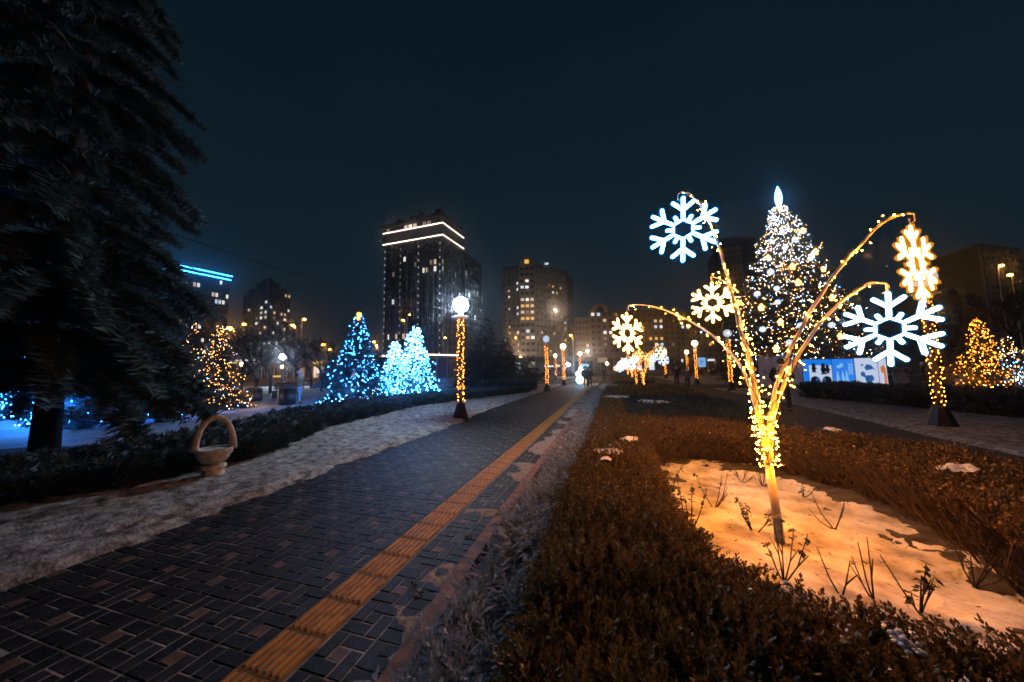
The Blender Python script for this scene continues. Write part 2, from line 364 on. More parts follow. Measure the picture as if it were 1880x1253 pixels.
# snow left of the path, snow field, bed, right side
LFRONT = [(-7.4,-.5),(-6.84,2.08),(-6.24,2.94),(-6.08,4.5),(-6.95,6.2),(-7.42,7.21),(-7.98,12.2),(-6.8,17),(-5.27,21.4)]
FOOT = [(rng.uniform(-6.6, -4.3), rng.uniform(.5, 16), rng.normal(PI/2, .35), rng.uniform(.015, .032)) for _ in range(190)]
def lsnow(x, y, sd):
    e_ = sd + .34*(fbm(x, y, 1.3)-.5)+.16*(fbm(x, y, 5.5)-.5)
    z = -.03+.065*np.clip(e_/.25, 0, 1)+.036*fbm(x, y, 2.2)*np.clip(e_/.2, 0, 1)+.020*vnoise(x, y, 8)+.012*vnoise(x, y, 17)
    for fx, fy, fa, fl in FOOT:
        m_ = (np.abs(x-fx) < .35) & (np.abs(y-fy) < .35)
        if m_.any():
            dx, dy = x[m_]-fx, y[m_]-fy; u_ = dx*math.cos(fa)+dy*math.sin(fa); v_ = -dx*math.sin(fa)+dy*math.cos(fa); z[m_] -= fl*np.exp(-(u_/.13)**4-(v_/.055)**4)
    return z
tag(sheet('snow_verge', [(-7.8,-.6),(-4.10,-.6),(-4.16,1.5),(-4.22,3),(-4.24,6),(-4.30,9),(-4.65,13),(-4.75,33),(-12,34),(-9,22),(-8.4,12),(-8.2,7),(-7.2,4.5)], .045, lsnow, M['snow_dirty']), kind='structure')
def fsnow(x, y, sd): return -.035+.09*fbm(x, y, .35)*np.clip(sd/.8, 0, 1)
tag(sheet('snow_field', [(-40,1),(-10.9,3.0),(-10.2,6.5),(-10.3,12),(-8.5,17),(-7,21.5),(-12,34.5),(-20,34),(-42,30)], .3, fsnow, M['snow_field']), kind='structure')
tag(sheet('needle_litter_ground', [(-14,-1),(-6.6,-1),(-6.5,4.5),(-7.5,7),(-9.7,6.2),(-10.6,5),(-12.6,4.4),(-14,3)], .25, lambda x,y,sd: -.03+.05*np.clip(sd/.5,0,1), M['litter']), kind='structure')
def bsnow(x, y, sd):
    r = np.hypot(x-1.34, y-3.45)
    h = -.01+.09*fbm(x, y, 1.0)+.055*fbm(x*1.0+y*.6, y*2.2, 2.6)+.030*fbm(x, y, 7)+.012*vnoise(x, y, 23)-.025*np.exp(-(r/.12)**2)
    return h*np.clip(sd/.2, 0, 1)-.02+.02*np.clip(sd/.1, 0, 1)
tag(sheet('bed_snow', [(.2,1.4),(3.2,1.3),(3.4,2.8),(3.2,5),(2.6,6.1),(1.2,6.4),(.3,6)], .03, bsnow, M['bed_snow']), kind='structure')
BEDRIM = [(.5,2.3),(.9,2.0),(1.6,1.95),(2.5,2.0),(2.45,3.05),(2.65,4.0),(2.55,4.85),(2.05,5.7),(1.2,5.9),(.55,5.6),(.45,4),(.44,3)]
def bsoil(x, y, sd): return bsnow(x, y, sd)+.004+.10*np.clip(fbm(x+7, y+3, 3.4)-.40-np.minimum(edist(x, y, BEDRIM), 1)*.75, -.4, .5)
tag(sheet('bed_soil', [(.2,1.4),(3.2,1.3),(3.4,2.8),(3.2,5),(2.6,6.1),(1.2,6.4),(.3,6)], .045, bsoil, M['litter']), kind='structure')
b = MB(); b.add([(-.62,-1,-.012),(-.3,-1,-.012),(-.3,30,-.012),(-.62,30,-.012)], [(0,1,2,3)]); b.add([(-1.02,-1,-.014),(-.62,-1,-.014),(-.62,30,-.014),(-1.02,30,-.014)], [(0,1,2,3)])
tag(b.build('border_soil', M['snow_dirty']), kind='structure')
b = MB(); b.prism([(3.0,-2),(6.4,-2),(6.5,7.75),(6.52,9.5),(6.75,11.4),(7.0,15),(7.25,18),(7.0,26.6),(7.0,60),(3.0,60)], -.05, -.004); tag(b.build('side_path', M['asphalt']), kind='structure')
b = MB(); b.box(-5, 13, 29.5, 33.5, -.05, .006); tag(b.build('cross_path', M['asphalt']), kind='structure')
def rsnow(x, y, sd):
    e_ = sd+.25*(fbm(x, y, 1.2)-.5)
    return -.04+.075*np.clip(e_/.2, 0, 1)+.02*fbm(x, y, 2.4)
tag(sheet('snow_verge_right', [(6.45,5),(6.52,9.5),(6.75,11.4),(7.0,15),(7.25,18),(7.05,27),(16,27),(14,20),(12.5,12),(13,5)], .1, rsnow, M['snow_dirty']), kind='structure')
tag(sheet('snow_verge_far', [(7.1,33.8),(7.1,58),(20,58),(20,33.8)], .4, rsnow, M['snow_dirty']), kind='structure')
b = MB(); b.box(-160, 160, 62, 78, -.05, .02); tag(b.build('road', M['asphalt']), kind='structure')
b = MB(); b.box(-160, 160, 59.2, 61.8, -.05, .12); tag(b.build('pavement', M['snow_dirty']), kind='structure')
# ------------------------------------------------------------------ foliage templates
def twig_template(nb=6, seed=1, flat=.5):
    r = random.Random(seed); V = []; T = []
    for k in range(nb):
        t = .05+.9*k/(nb-1)
        for s in (-1, 1):
            L = .42*(1.1-.75*t)+.08; w = .055+.02*r.random(); z = r.uniform(-flat, flat)*L
            o = len(V); V += [(t-w, 0, 0), (t+w, 0, 0), (t+.55*L, s*L, z)]; T.append((o, o+1, o+2))
    o = len(V); V += [(0, -.02, 0), (0, .02, 0), (1.12, 0, 0)]; T.append((o, o+1, o+2))
    return V, T
TW = twig_template(6, 1); TWH = twig_template(9, 2, .8)
def conifer(h, R, nb, tw_per, tw_len, seed, z0=.06, whorl=0.0, droop=.30, power=.85, tpl=TW, irregular=.18, tilt=.15, hang=0.0):
    """returns foliage V,T and twig tip points (for bulbs) of a conifer of height h at the origin, plus branch list"""
    r = np.random.default_rng(seed); P = []; Dn = []; L = []; tips = []; br = []
    for k in range(nb):
        zz = z0+(1-z0)*(1-(1-(k+.5)/nb)**.62) if False else z0+(1-z0)*((k+r.random())/nb)**1.25
        if whorl: zz = z0+(round((zz-z0)*h/whorl)*whorl+r.uniform(-.10, .10))/h
        zz = min(zz, .985); rad = R*(1-zz)**power*r.uniform(1-irregular, 1+irregular*.6)+.004*h
        a = k*2.39996+r.uniform(-.5, .5); z = zz*h; br.append((z, a, rad))
        m = max(4, int(tw_per*(.35+.65*rad/R)))
        t = r.uniform(.02, 1.0, m); t[0] = 1.0
        side = r.choice([-1, 1], m)*r.uniform(.35, 1.15, m)*(1-.6*t); side[0] = 0
        px = np.cos(a)*t*rad; py = np.sin(a)*t*rad; pz = z+rad*(tilt*t-droop*t*t)
        ang = a+side; dz = tilt-2*droop*t*.7+r.uniform(-.35, .12, m)-hang*r.random(m)*(t < .97)
        P.append(np.stack([px, py, pz], 1)); Dn.append(np.stack([np.cos(ang), np.sin(ang), dz], 1))
        L.append(tw_len*(.55+.6*r.random(m))*(.28+.92*rad/R)*np.where(t > .9, .9, 1.0))
    P = np.concatenate(P); Dn = np.concatenate(Dn); L = np.concatenate(L)
    rot = frames(Dn, r.uniform(-.7, .7, len(P))); V, T = scatter(tpl[0], tpl[1], P, rot, L)
    d = Dn/np.linalg.norm(Dn, axis=1, keepdims=True); tips = P+d*L[:, None]*r.uniform(.5, 1.1, len(P))[:, None]
    return V, T, tips, br
def trunk_mb(h, r0, br=(), thick=.03, wob=.0, droop=.3, tilt=.15):
    m_ = MB(); n = 9
    m_.tube([(wob*math.sin(i*1.3)*i/n, wob*math.cos(i*1.7)*i/n, h*.97*i/n-.1) for i in range(n+1)], [r0*(1.18 if i == 0 else 1)*(1-i/n*.94) for i in range(n+1)], 9)
    for z, a, rad in br:
        m_.tube([(math.cos(a)*t*rad, math.sin(a)*t*rad, z+rad*(tilt*t-droop*t*t)) for t in (0, .35, .7, .95)], [thick, thick*.7, thick*.4, thick*.15], 4, cap=False)
    return m_
# big dark spruces on the left
def spruce(x, y, h, R, nb, tp, tl, seed, label, r0, z0, **kw):
    t = thing('spruce_tree', label, 'tree', (x, y, 0), 0, 'dark spruces left of the path')
    V, T, tips, br = conifer(h, R, nb, tp, tl, seed, z0=z0, **kw)
    obj('crown', npmesh('crown', V, T), M['needle'], t); trunk_mb(h, r0, br, .035).build('trunk', M['bark'], t, True)
spruce(-10.2, 3.5, 21, 2.1, 320, 74, .40, 3, 'huge dark spruce with bare trunk base at the left edge of the park', .17, .085, droop=.55, power=.95, tpl=TWH, irregular=.36, hang=.85, tilt=.05, whorl=.60)
spruce(*at(255, 11.0), 9.0, 1.5, 150, 30, .42, 8, 'drooping dark spruce close behind the huge trunk, low branches over blue snow', .2, .06, droop=.55, power=.85, tpl=TWH, irregular=.3, hang=.8, tilt=.05, whorl=.6)
# lit conifers: one crown shared by all the small ones
Vc, Tc, TIPS, BRc = conifer(1.0, .30, 110, 26, .13, 21, z0=.05, droop=.25, power=.9, irregular=.3)
crown_me = npmesh('crown', Vc, Tc); crown_me.materials.append(M['needle_blue']); trunk_me_mb = trunk_mb(1.0, .022, BRc, .004)
trunk_me = bpy.data.meshes.new('trunk'); trunk_me.from_pydata(trunk_me_mb.v, [], trunk_me_mb.f); trunk_me.materials.append(M['bark'])
def lit_tree(u, vb, vt, label, slabel, spec, wid=1.0, dep=None, rz=None, group='lit conifers of the park', top=None, br=.014, glow=None):
    if dep is None: p = G(u, vb); x, y = p[0], p[1]
    else: x, y = at(u, dep)
    h = zat(x, y, vt); rz = random.uniform(0, 6) if rz is None else rz
    t = thing('conifer_tree', label, 'tree', (x, y, 0), rz, group); t.scale = (h*wid, h*wid, h)
    obj('crown', crown_me, None, t); obj('trunk', trunk_me, None, t)
    s = thing('string_lights', slabel, 'string lights', (x, y, 0), rz, 'string lights on the conifers')
    tp = TIPS*np.array([h*wid, h*wid, h])
    for em, n, zr in spec:
        az = np.arctan2(TIPS[:, 1], TIPS[:, 0])+3.2; cl_ = fbm(az*1.0+len(em)*3.1+n*.01, TIPS[:, 2]*7, 1.0)
        q = tp[(TIPS[:, 2] >= zr[0]) & (TIPS[:, 2] <= zr[1]) & (cl_ > (.42 if n < 700 else .25))]; i = rng.choice(len(q), n, replace=n > len(q)); pts = q[i]*np.array([1.04, 1.04, 1])+rng.normal(0, .03, (n, 3)); pts[:, 2] = np.maximum(pts[:, 2], .1)
        obj('bulbs', bulbs_mesh('bulbs', pts, br), E_[em], s, stuff=True)
    cb = MB(); k = 90
    cb.tube([(math.cos(i*.9)*.30*h*wid*(1-i/k)**.9*.96, math.sin(i*.9)*.30*h*wid*(1-i/k)**.9*.96, h*(.06+.9*i/k)) for i in range(k)], .008, 3, cap=False); cb.build('cable', M['cable'], s)
    if glow:                                                             # the light its bulbs give off
        for q in range(4):
            a_ = q*PI/2+.6-rz; l = bpy.data.lights.new('string_glow', 'POINT'); l.energy = glow[1]; l.color = glow[0]; l.shadow_soft_size = .3; o = bpy.data.objects.new('string_glow', l); COL.objects.link(o); o.parent = s; o.location = (math.cos(a_)*h*wid*.36, math.sin(a_)*h*wid*.36, h*.22)
    if top:
        m_ = MB(); m_.ball((0, 0, h*1.0), .10, 8, 6); m_.ball((.03, 0, h*.955), .07, 8, 6); m_.build('topper', E_[top], s)
    return x, y, h
lit_tree(655, 742, 578, 'slim blue-lit conifer with orange topper between hedge and dark tower', 'sparse blue and white bulbs on the slim conifer with an orange topper', [('bulb_blue', 230, (0, 1)), ('bulb_ice', 200, (0, 1)), ('bulb_cool', 50, (.05, .5)), ('bulb_warm', 12, (0, .2))], 1.0, top='bulb_gold', glow=((.05, .30, 1.0), 40))
lit_tree(725, 735, 628, 'shorter of the two blazing white-blue conifers', 'dense ice blue bulbs covering the shorter blazing conifer', [('bulb_blue', 420, (0, 1)), ('bulb_ice', 800, (0, 1)), ('bulb_cool', 120, (0, 1)), ('bulb_warm', 14, (0, .12))], 1.15, br=.019, glow=((.08, .36, 1.0), 90))
lit_tree(762, 733, 600, 'taller of the two blazing white-blue conifers beside the globe lamp', 'dense ice blue bulbs covering the taller blazing conifer', [('bulb_blue', 480, (0, 1)), ('bulb_ice', 950, (0, 1)), ('bulb_cool', 160, (.5, 1)), ('bulb_warm', 10, (0, .12))], 1.0, br=.019, glow=((.08, .36, 1.0), 90))
lit_tree(395, 752, 598, 'warm-lit conifer between the spruce and the bare trees', 'warm white bulbs on the conifer right of the big spruce', [('bulb_warm', 480, (0, 1)), ('bulb_cool', 110, (0, 1)), ('bulb_gold', 60, (0, .5)), ('bulb_ice', 30, (0, .4))], .95, glow=((1.0, .45, .12), 16), br=.0115)
lit_tree(328, 752, 562, 'taller warm-lit conifer half hidden by the dark spruce', 'mixed bulbs glinting past the right edge of the dark spruce', [('bulb_warm', 330, (0, 1)), ('bulb_cool', 80, (0, 1)), ('bulb_blue', 80, (0, .6))], .8)
lit_tree(195, 775, 572, 'blue-lit conifer seen through the spruce boughs', 'blue bulbs glinting through the spruce boughs', [('bulb_blue', 520, (0, 1)), ('bulb_ice', 180, (0, 1)), ('bulb_warm', 40, (0, .4))], 1.15, glow=((.03, .25, 1.0), 130))
lit_tree(25, 770, 640, 'blue-lit conifer at the far left behind the spruce trunk', 'blue bulbs behind the trunk of the huge spruce', [('bulb_blue', 420, (0, 1)), ('bulb_ice', 150, (0, 1))], 1.2, glow=((.03, .25, 1.0), 110))
lit_tree(1812, 722, 583, 'amber-lit conifer behind the right hedge', 'amber bulbs covering the right-hand conifer', [('bulb_gold', 620, (0, 1)), ('bulb_warm', 260, (0, 1)), ('bulb_ice', 14, (0, .2))], .8, glow=((1.0, .30, .03), 22))
lit_tree(1862, 722, 618, 'blue and white lit conifer at the right edge', 'blue and warm bulbs on the conifer at the right edge', [('bulb_warm', 260, (0, 1)), ('bulb_ice', 170, (0, .6)), ('bulb_cool', 140, (0, 1)), ('bulb_blue', 140, (0, .6))], 1.3)
# dark conifers without lights
def dark_conifer(u, dep, vt, wid, label):
    x, y = at(u, dep); h = zat(x, y, vt); t = thing('conifer_tree', label, 'tree', (x, y, 0), random.uniform(0, 6), 'unlit conifers'); t.scale = (h*wid, h*wid, h)
    obj('crown', crown_me, None, t); obj('trunk', trunk_me, None, t)
dark_conifer(893, 30, 582, 1.15, 'dark unlit conifer right of the first globe lamp')
dark_conifer(928, 31, 618, 1.3, 'lower dark conifer leaning against the taller one before the apartment tower')
dark_conifer(693, 26, 642, 1.1, 'dark unlit conifer between the slim blue conifer and the blazing pair'); dark_conifer(610, 34, 648, 1.3, 'low dark conifer left of the slim blue conifer')
dark_conifer(975, 44, 655, 1.5, 'small dark bush-like conifer by the second lamp post')
# ------------------------------------------------------------------ bare trees
def bare_tree(seed, levels=6):
    r = random.Random(seed); m_ = MB()
    def grow(p, d, L, rad, lv):
        q = p+d*L*.5+np.array([r.uniform(-.05,.05),r.uniform(-.05,.05),0])*L; e2 = q+(d+np.array([r.uniform(-.12,.12),r.uniform(-.12,.12),.04]))*L*.5
        m_.tube([p, q, e2], [max(.019, rad), max(.017, rad*.85), max(.015, rad*.68)], 5 if lv > 3 else 3, cap=False)
        if lv == 0: return
        for k in range(r.choice([2, 3, 3]) if lv > 1 else 3):
            a = r.uniform(0, 2*PI); s = r.uniform(.35, .85); n = np.array([math.cos(a), math.sin(a), r.uniform(-.1, .5)])
            d2 = d*(1-.35*s)+n*s*.75; d2 /= np.linalg.norm(d2)
            grow(e2 if k < 2 else q, d2, L*r.uniform(.62, .85), rad*.6, lv-1)
    grow(np.array([0, 0, -.1]), np.array([0, 0, 1.0]), 2.4, .16, levels)
    me = bpy.data.meshes.new('trunk'); me.from_pydata(m_.v, [], m_.f); me.materials.append(M['bark']); return me
BT = [bare_tree(5), bare_tree(9)]
bare_lab = ['bare tree just right of the warm-lit conifer', 'bare tree below the stepped-roof tower', 'bare tree under the pair of amber street lights', 'bare tree left of the slim blue conifer',
 'bare tree behind the bins on the blue snow', 'bare tree at the right edge behind the lit conifers', 'bare tree between the right lamp post and the amber conifer', 'bare tree left of the dark tower base', 'thin bare tree behind the bright white park lamp', 'bare tree right of the person in pale jeans', 'bare tree rising just left of the slim blue conifer, farther back', 'bare tree behind the warm-lit conifer', 'nearest bare tree, above the squat bin']
for k, (u, dep, vt) in enumerate([(445, 27, 592), (497, 25, 585), (548, 24, 590), (590, 27, 602), (470, 34, 600), (1858, 32, 505), (1775, 40, 590), (690, 44, 640), (520, 38, 596), (572, 33, 606), (615, 36, 622), (410, 40, 600), (470, 22, 612)]):
    x, y = at(u, dep); h = zat(x, y, vt); t = thing('bare_tree', bare_lab[k], 'tree', (x, y, 0), random.uniform(0, 6), 'leafless trees'); s = h/8.6; t.scale = (s*1.1, s*1.1, s)
    obj('trunk', BT[k % 2], None, t)
# ------------------------------------------------------------------ hedges
def sprig_template(n, seed, lw=.30, ll=.42, spread=.8):
    r = random.Random(seed); V = [(0, -.02, 0), (0, .02, 0), (1, 0, 0)]; T = [(0, 1, 2)]
    for k in range(n):
        t = .12+.88*k/(n-1); a = k*2.4+r.uniform(-.4, .4); s = spread*(1.1-.5*t); dx = math.cos(s); dr = math.sin(s)
        d = np.array([dx, dr*math.cos(a), dr*math.sin(a)]); L = ll*(.75+.5*r.random()); w = np.cross(d, [1, 0, 0.01]); w /= np.linalg.norm(w); w = w*L*lw
        p = np.array([t, 0, 0]); o = len(V); n_ = np.cross(d, w); n_ = n_/np.linalg.norm(n_)*L*.08
        V += [tuple(p), tuple(p+d*L*.55+w+n_), tuple(p+d*L), tuple(p+d*L*.55-w+n_)]; T += [(o, o+1, o+2), (o, o+2, o+3)]
    return V, T
SPR = sprig_template(9, 3); SPR_L = sprig_template(6, 4, .34, .55); SPR_T = sprig_template(12, 6, .26, .20, .7)
def hedge(name, label, P, H, m, dens, size, tpl=SPR, side_dens=1.0, rough=.06, stems=0, clip=None, up=1.2, nearfac=None, corem='core', group=None, gaps=0.0, shoots=0.0):
    """clipped hedge over polygon P: dark interior, leaf shoots over top and sides, optional bare stems on the sides"""
    t = thing(name, label, 'hedge', (0, 0, 0), 0, group)
    hz = lambda x, y: H*(1+rough*2.2*(fbm(x, y, 1.7)-.5))
    # interior
    ins = .10
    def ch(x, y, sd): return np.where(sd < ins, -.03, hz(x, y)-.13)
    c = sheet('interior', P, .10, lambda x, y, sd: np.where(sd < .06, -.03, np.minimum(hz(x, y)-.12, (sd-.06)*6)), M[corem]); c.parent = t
    P_ = np.array(P); x0, y0 = P_.min(0); x1, y1 = P_.max(0); area = (x1-x0)*(y1-y0); n = int(area*dens)
    x = rng.uniform(x0, x1, n); y = rng.uniform(y0, y1, n); ok = inpoly(x, y, P); x, y = x[ok], y[ok]
    if nearfac is not None:
        keep = rng.random(len(x)) < nearfac(x, y); x, y = x[keep], y[keep]
    if gaps:
        gk = fbm(x+11, y+5, 4.2) > gaps*rng.random(len(x))+.16; x, y = x[gk], y[gk]
    sd = edist(x, y, P)
    z = hz(x, y)*np.clip(.80+sd*2.5, .8, 1)-.02-np.abs(rng.normal(0, .035, len(x)))+.03*rng.random(len(x))**3
    d = np.stack([rng.normal(0, .55, len(x)), rng.normal(0, .55, len(x)), np.full(len(x), up)], 1)
    pos = np.stack([x, y, z-size*.5], 1); sc = size*rng.uniform(.5, 1.35, len(x)); sh_i = np.where(rng.random(len(x)) < shoots)[0]; SHP, SHD = pos[sh_i].copy(), d[sh_i]*np.array([.45, .45, 1])
    # sides
    per = 0; SP = []; SDn = []
    for i in range(len(P)):
        a = np.array(P[i]); b_ = np.array(P[(i+1) % len(P)]); L = np.linalg.norm(b_-a); nn = np.array([(b_-a)[1], -(b_-a)[0]])/(L+1e-9)
        k = int(L*H*dens*side_dens)
        if k == 0: continue
        mid = (a+b_)/2
        if inpoly(np.array([mid[0]+nn[0]*.01]), np.array([mid[1]+nn[1]*.01]), P)[0]: nn = -nn
        s = rng.random(k); zz = rng.random(k)**.8*H; q = a+(b_-a)*s[:, None]; off = rng.normal(-.03, .035, k)+.05*(fbm(q[:, 0]*3, q[:, 1]*3+zz*5, 1.5)-.5); q = q+nn*off[:, None]
        SP.append(np.stack([q[:, 0], q[:, 1], zz], 1)); SDn.append(np.stack([nn[0]+rng.normal(0, .5, k), nn[1]+rng.normal(0, .5, k), rng.normal(.6, .4, k)], 1))
    if SP and side_dens > 0:
        SP = np.concatenate(SP); SDn = np.concatenate(SDn)
        if nearfac is not None:
            kp = rng.random(len(SP)) < nearfac(SP[:, 0], SP[:, 1]); SP, SDn = SP[kp], SDn[kp]
        pos = np.concatenate([pos, SP]); d = np.concatenate([d, SDn]); sc = np.concatenate([sc, size*rng.uniform(.5, 1.1, len(SP))])
    V, T = scatter(tpl[0], tpl[1], pos, frames(d, rng.uniform(0, 6.3, len(pos))), sc)
    if len(SHP):
        V2, T2 = scatter(SPR_T[0], SPR_T[1], SHP, frames(SHD, rng.uniform(0, 6.3, len(SHP))), size*rng.uniform(1.7, 3.3, len(SHP))); T = np.concatenate([T, T2+len(V)]); V = np.concatenate([V, V2])
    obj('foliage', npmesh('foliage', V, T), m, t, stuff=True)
    if stems:
        Vs = []; Ts = []
        r = rng; lens = [np.linalg.norm(np.array(P[(i+1) % len(P)])-np.array(P[i])) for i in range(len(P))]; tot = sum(lens); mb = MB()
        for i in range(len(P)):
            a = np.array(P[i]); b_ = np.array(P[(i+1) % len(P)]); nn = np.array([(b_-a)[1], -(b_-a)[0]])/(lens[i]+1e-9); mid = (a+b_)/2
            if inpoly(np.array([mid[0]+nn[0]*.01]), np.array([mid[1]+nn[1]*.01]), P)[0]: nn = -nn
            for k in range(int(stems*lens[i])):
                q = a+(b_-a)*r.random()-nn*r.uniform(.03, .22); lean = nn*r.uniform(.0, .30)+((b_-a)/lens[i])*r.normal(0, .14); hh = H*r.uniform(.6, 1.08); bow = r.normal(0, .05, 2)
                mb.tube([(q[0], q[1], -.02), (q[0]+lean[0]*.35+bow[0], q[1]+lean[1]*.35+bow[1], hh*.5), (q[0]+lean[0], q[1]+lean[1], hh)], [.0045, .0035, .0015], 3, cap=False)
        mb.build('stems', M['twig'], t, stuff=True)
    return t
POLY_L = [(-.42,.45),(3.4,.45),(3.4,1.75),(1.6,1.9),(1.1,1.98),(.78,2.05),(.55,2.4),(.43,2.95),(.45,4.0),(.50,4.6),(.52,6.5),(.55,8.3),(-.34,8.3),(-.42,3)]
POLY_F = [(.56,5.45),(1.18,5.91),(2.05,5.71),(2.57,4.82),(2.67,4.02),(2.46,3.05),(2.55,2.4),(3.0,1.80),(4.2,1.80),(4.3,3.5),(4.15,4.9),(4.08,5.8),(3.52,6.45),(2.64,7.2),(1.74,7.9),(.58,8.0)]
nf = lambda x, y: np.clip(5.0/np.maximum(1.0, np.hypot(x, y))**1.35, .25, 1)
hedge('box_hedge', 'clipped olive box hedge in the foreground between tufted border and snowy bed', POLY_L, .44, M['box'], 3000, .055, nearfac=nf, rough=.13, gaps=.45, shoots=.06)
hedge('brown_hedge', 'brown hedge with bare stems curving round the far side of the snowy bed', POLY_F, .50, M['barberry'], 1500, .052, tpl=SPR_L, side_dens=.10, stems=330, rough=.15, gaps=.5, shoots=.03)
hedge('low_hedge', 'dark low hedge filling the second bed beyond the snowflake tree', [(.45,8.7),(2.75,8.5),(3.5,10.3),(3.85,13.3),(2.75,14.8),(.5,14.3)], .40, M['juniper'], 420, .10, side_dens=.8)
hedge('box_hedge', 'long low hedge running on beside the tufted border past the first bed', [(-.36,8.6),(.36,8.6),(.36,22),(-.2,22)], .40, M['barberry'], 420, .085, tpl=SPR_L)
hedge('low_hedge', 'brown low hedge round the foot of the second snowflake tree', [(.5,16.0),(3.9,16.0),(4.2,22),(3.6,26),(.6,26)], .35, M['barberry'], 120, .14, tpl=SPR_L)
hedge('low_hedge', 'farthest low hedge under the distant cluster of snowflake trees', [(.3,34.5),(4.2,34.5),(4.2,56),(.3,56)], .4, M['barberry'], 30, .24, tpl=SPR_L)
JP = LFRONT+[(-6.9,22.2),(-9.4,16),(-10.2,12),(-9.9,8),(-8.8,6),(-8.4,4.6),(-8.2,2.5),(-8.6,-.5)]
hedge('juniper_hedge', 'dark spreading juniper hedge along the left snow verge', JP, .36, M['juniper'], 330, .20, tpl=TWH, side_dens=.6, rough=.25, up=.9, corem='core')
hedge('juniper_hedge', 'dark juniper hedge along the right snow verge before the picture boards', [(8.75,19.2),(9.54,17.0),(10.2,14.4),(10.6,12.4),(12.3,8.5),(14.2,9.2),(12.6,13.4),(11.4,17.2),(10.3,20.2)], .62, M['juniper'], 200, .24, tpl=TWH, side_dens=.7, rough=.28, up=.9)
hedge('juniper_hedge', 'dark juniper bush at the end of the left verge by the second lamp', [(-6.9,22.5),(-5.6,22.2),(-5.5,24.5),(-8,27),(-13,33),(-14,31),(-9.5,24)], .6, M['juniper'], 120, .30, tpl=TWH, side_dens=.6, rough=.3, up=.9)
# snow caught on hedge tops
def snow_patch(P, H, seed, thick=.05):
    r = np.random.default_rng(seed); P_ = np.array(P); c = P_.mean(0)
    o = sheet('snow_patch', P, .018, lambda x, y, sd: H+thick*np.clip((sd+.20*(fbm(x+seed*3.1, y, 9)-.5))/.05, -1.2, 1)+.018*vnoise(x, y, 30), M['snow'])
    return o
for k, (u, v, su, sv, lab) in enumerate([(1122, 829, .17, .05, 'patch of snow lying on the box hedge left of the bed, nearest of three'), (1155, 806, .12, .06, 'patch of snow on the box hedge, middle one before the bed'), (1112, 843, .06, .04, 'tiny snow patch beside the largest patch on the box hedge'),
      (1530, 790, .10, .05, 'patch of snow on the back of the brown hedge'), (1752, 861, .12, .05, 'lump of snow on the brown hedge near the right edge'), (1660, 1180, .03, .05, 'lump of snow caught among the near hedge shoots'), (1130, 729, .5, .22, 'streak of snow on the long low hedge'), (1200, 738, .5, .3, 'frosty snow patch in the dark second bed'), (1560, 1165, .03, .04, 'small snow lump on the near hedge rim')]):
    H_ = .455 if k < 3 else .51
    if k in (5, 8): H_ = .45
    if k in (6, 7): H_ = .42
    p = G(u, v, H_); ang = np.linspace(0, 2*PI, 14)[:-1]; rr = rng.uniform(.6, 1.25, 13)
    if k in (5, 8):
        m_ = MB(); rl_ = random.Random(k)
        for q in range(34 if k == 5 else 12):
            m_.ball((rl_.gauss(0, su*.5), rl_.uniform(-1, 1)*sv+rl_.gauss(0,.008), rl_.uniform(-.03,.008)), rl_.uniform(.004,.014), 7, 5, rl_.uniform(.5,.9))
        o = m_.build('snow_patch', M['snow'], None, True); o.location = (p[0], p[1], p[2]+.01); tag(o, lab, 'snow patch', 'snow lying on the hedges'); continue
    o = snow_patch([(p[0]+su*r_*math.cos(a), p[1]+(su if False else sv*1.6)*r_*math.sin(a)) for a, r_ in zip(ang, rr)], H_, k+1, .022 if k not in (4, 5) else .04)
    tag(o, lab, 'snow patch', 'snow lying on the hedges')
# frosted tufts along the kerb
n = 3000; y = .55+21*rng.random(n)**2.0; x = rng.uniform(-.95, -.50, n); keepx = rng.random(n) < np.where(x > -.62, .35, 1)
x, y = x[keepx], y[keepx]; cl = fbm(x, y, 2.4); hz_ = .04+.20*np.clip(cl, .2, .8)*np.clip((x+1.08)/.18, .35, 1)
blade = ([(0,-.025,0),(0,.025,0),(.45,.04,.07),(.45,-.04,.07),(.8,.0,.0),(.98,.0,-.20)], [(0,1,2),(0,2,3),(3,2,4),(4,2,5)])
tuft = []; tf = []
rr_ = random.Random(4)
for k in range(9):
    a = k*.7+rr_.uniform(-.3,.3); e_ = rr_.uniform(.2, 1.15); c, s = math.cos(a), math.sin(a); ce, se = math.cos(e_), math.sin(e_); L = rr_.uniform(.6, 1.1); o = len(tuft)
    for p in blade[0]:
        q = (p[0]*ce-p[2]*se, p[1], p[0]*se+p[2]*ce); tuft.append((L*(q[0]*c-q[1]*s), L*(q[0]*s+q[1]*c), L*q[2]))
    tf += [tuple(i+o for i in f) for f in blade[1]]
pos = np.stack([x, y, hz_*rng.uniform(.2, .9, len(x))], 1); sp_ = rng.uniform(0, 6.3, len(x)); R_ = np.zeros((len(x), 3, 3)); R_[:, 0, 0] = np.cos(sp_); R_[:, 0, 1] = -np.sin(sp_); R_[:, 1, 0] = np.sin(sp_); R_[:, 1, 1] = np.cos(sp_); R_[:, 2, 2] = 1
V, T = scatter(tuft, tf, pos, R_, .145*rng.uniform(.45, 1.45, len(x)))
tag(obj('border_plants', npmesh('border_plants', V, T), M['frost'], stuff=True), 'frosted tufted plants filling the narrow border behind the kerb', 'border plants')
n = 2600; y2 = .6+20*rng.random(n)**1.9; x2 = rng.uniform(-.92, -.52, n); k2 = fbm(x2+3, y2, 2.9) > .50; x2, y2 = x2[k2], y2[k2]
P2 = np.stack([x2, y2, .03+.17*rng.random(len(x2))], 1); D2 = np.stack([rng.normal(0, .5, len(x2)), rng.normal(0, .5, len(x2)), np.full(len(x2), .9)], 1)
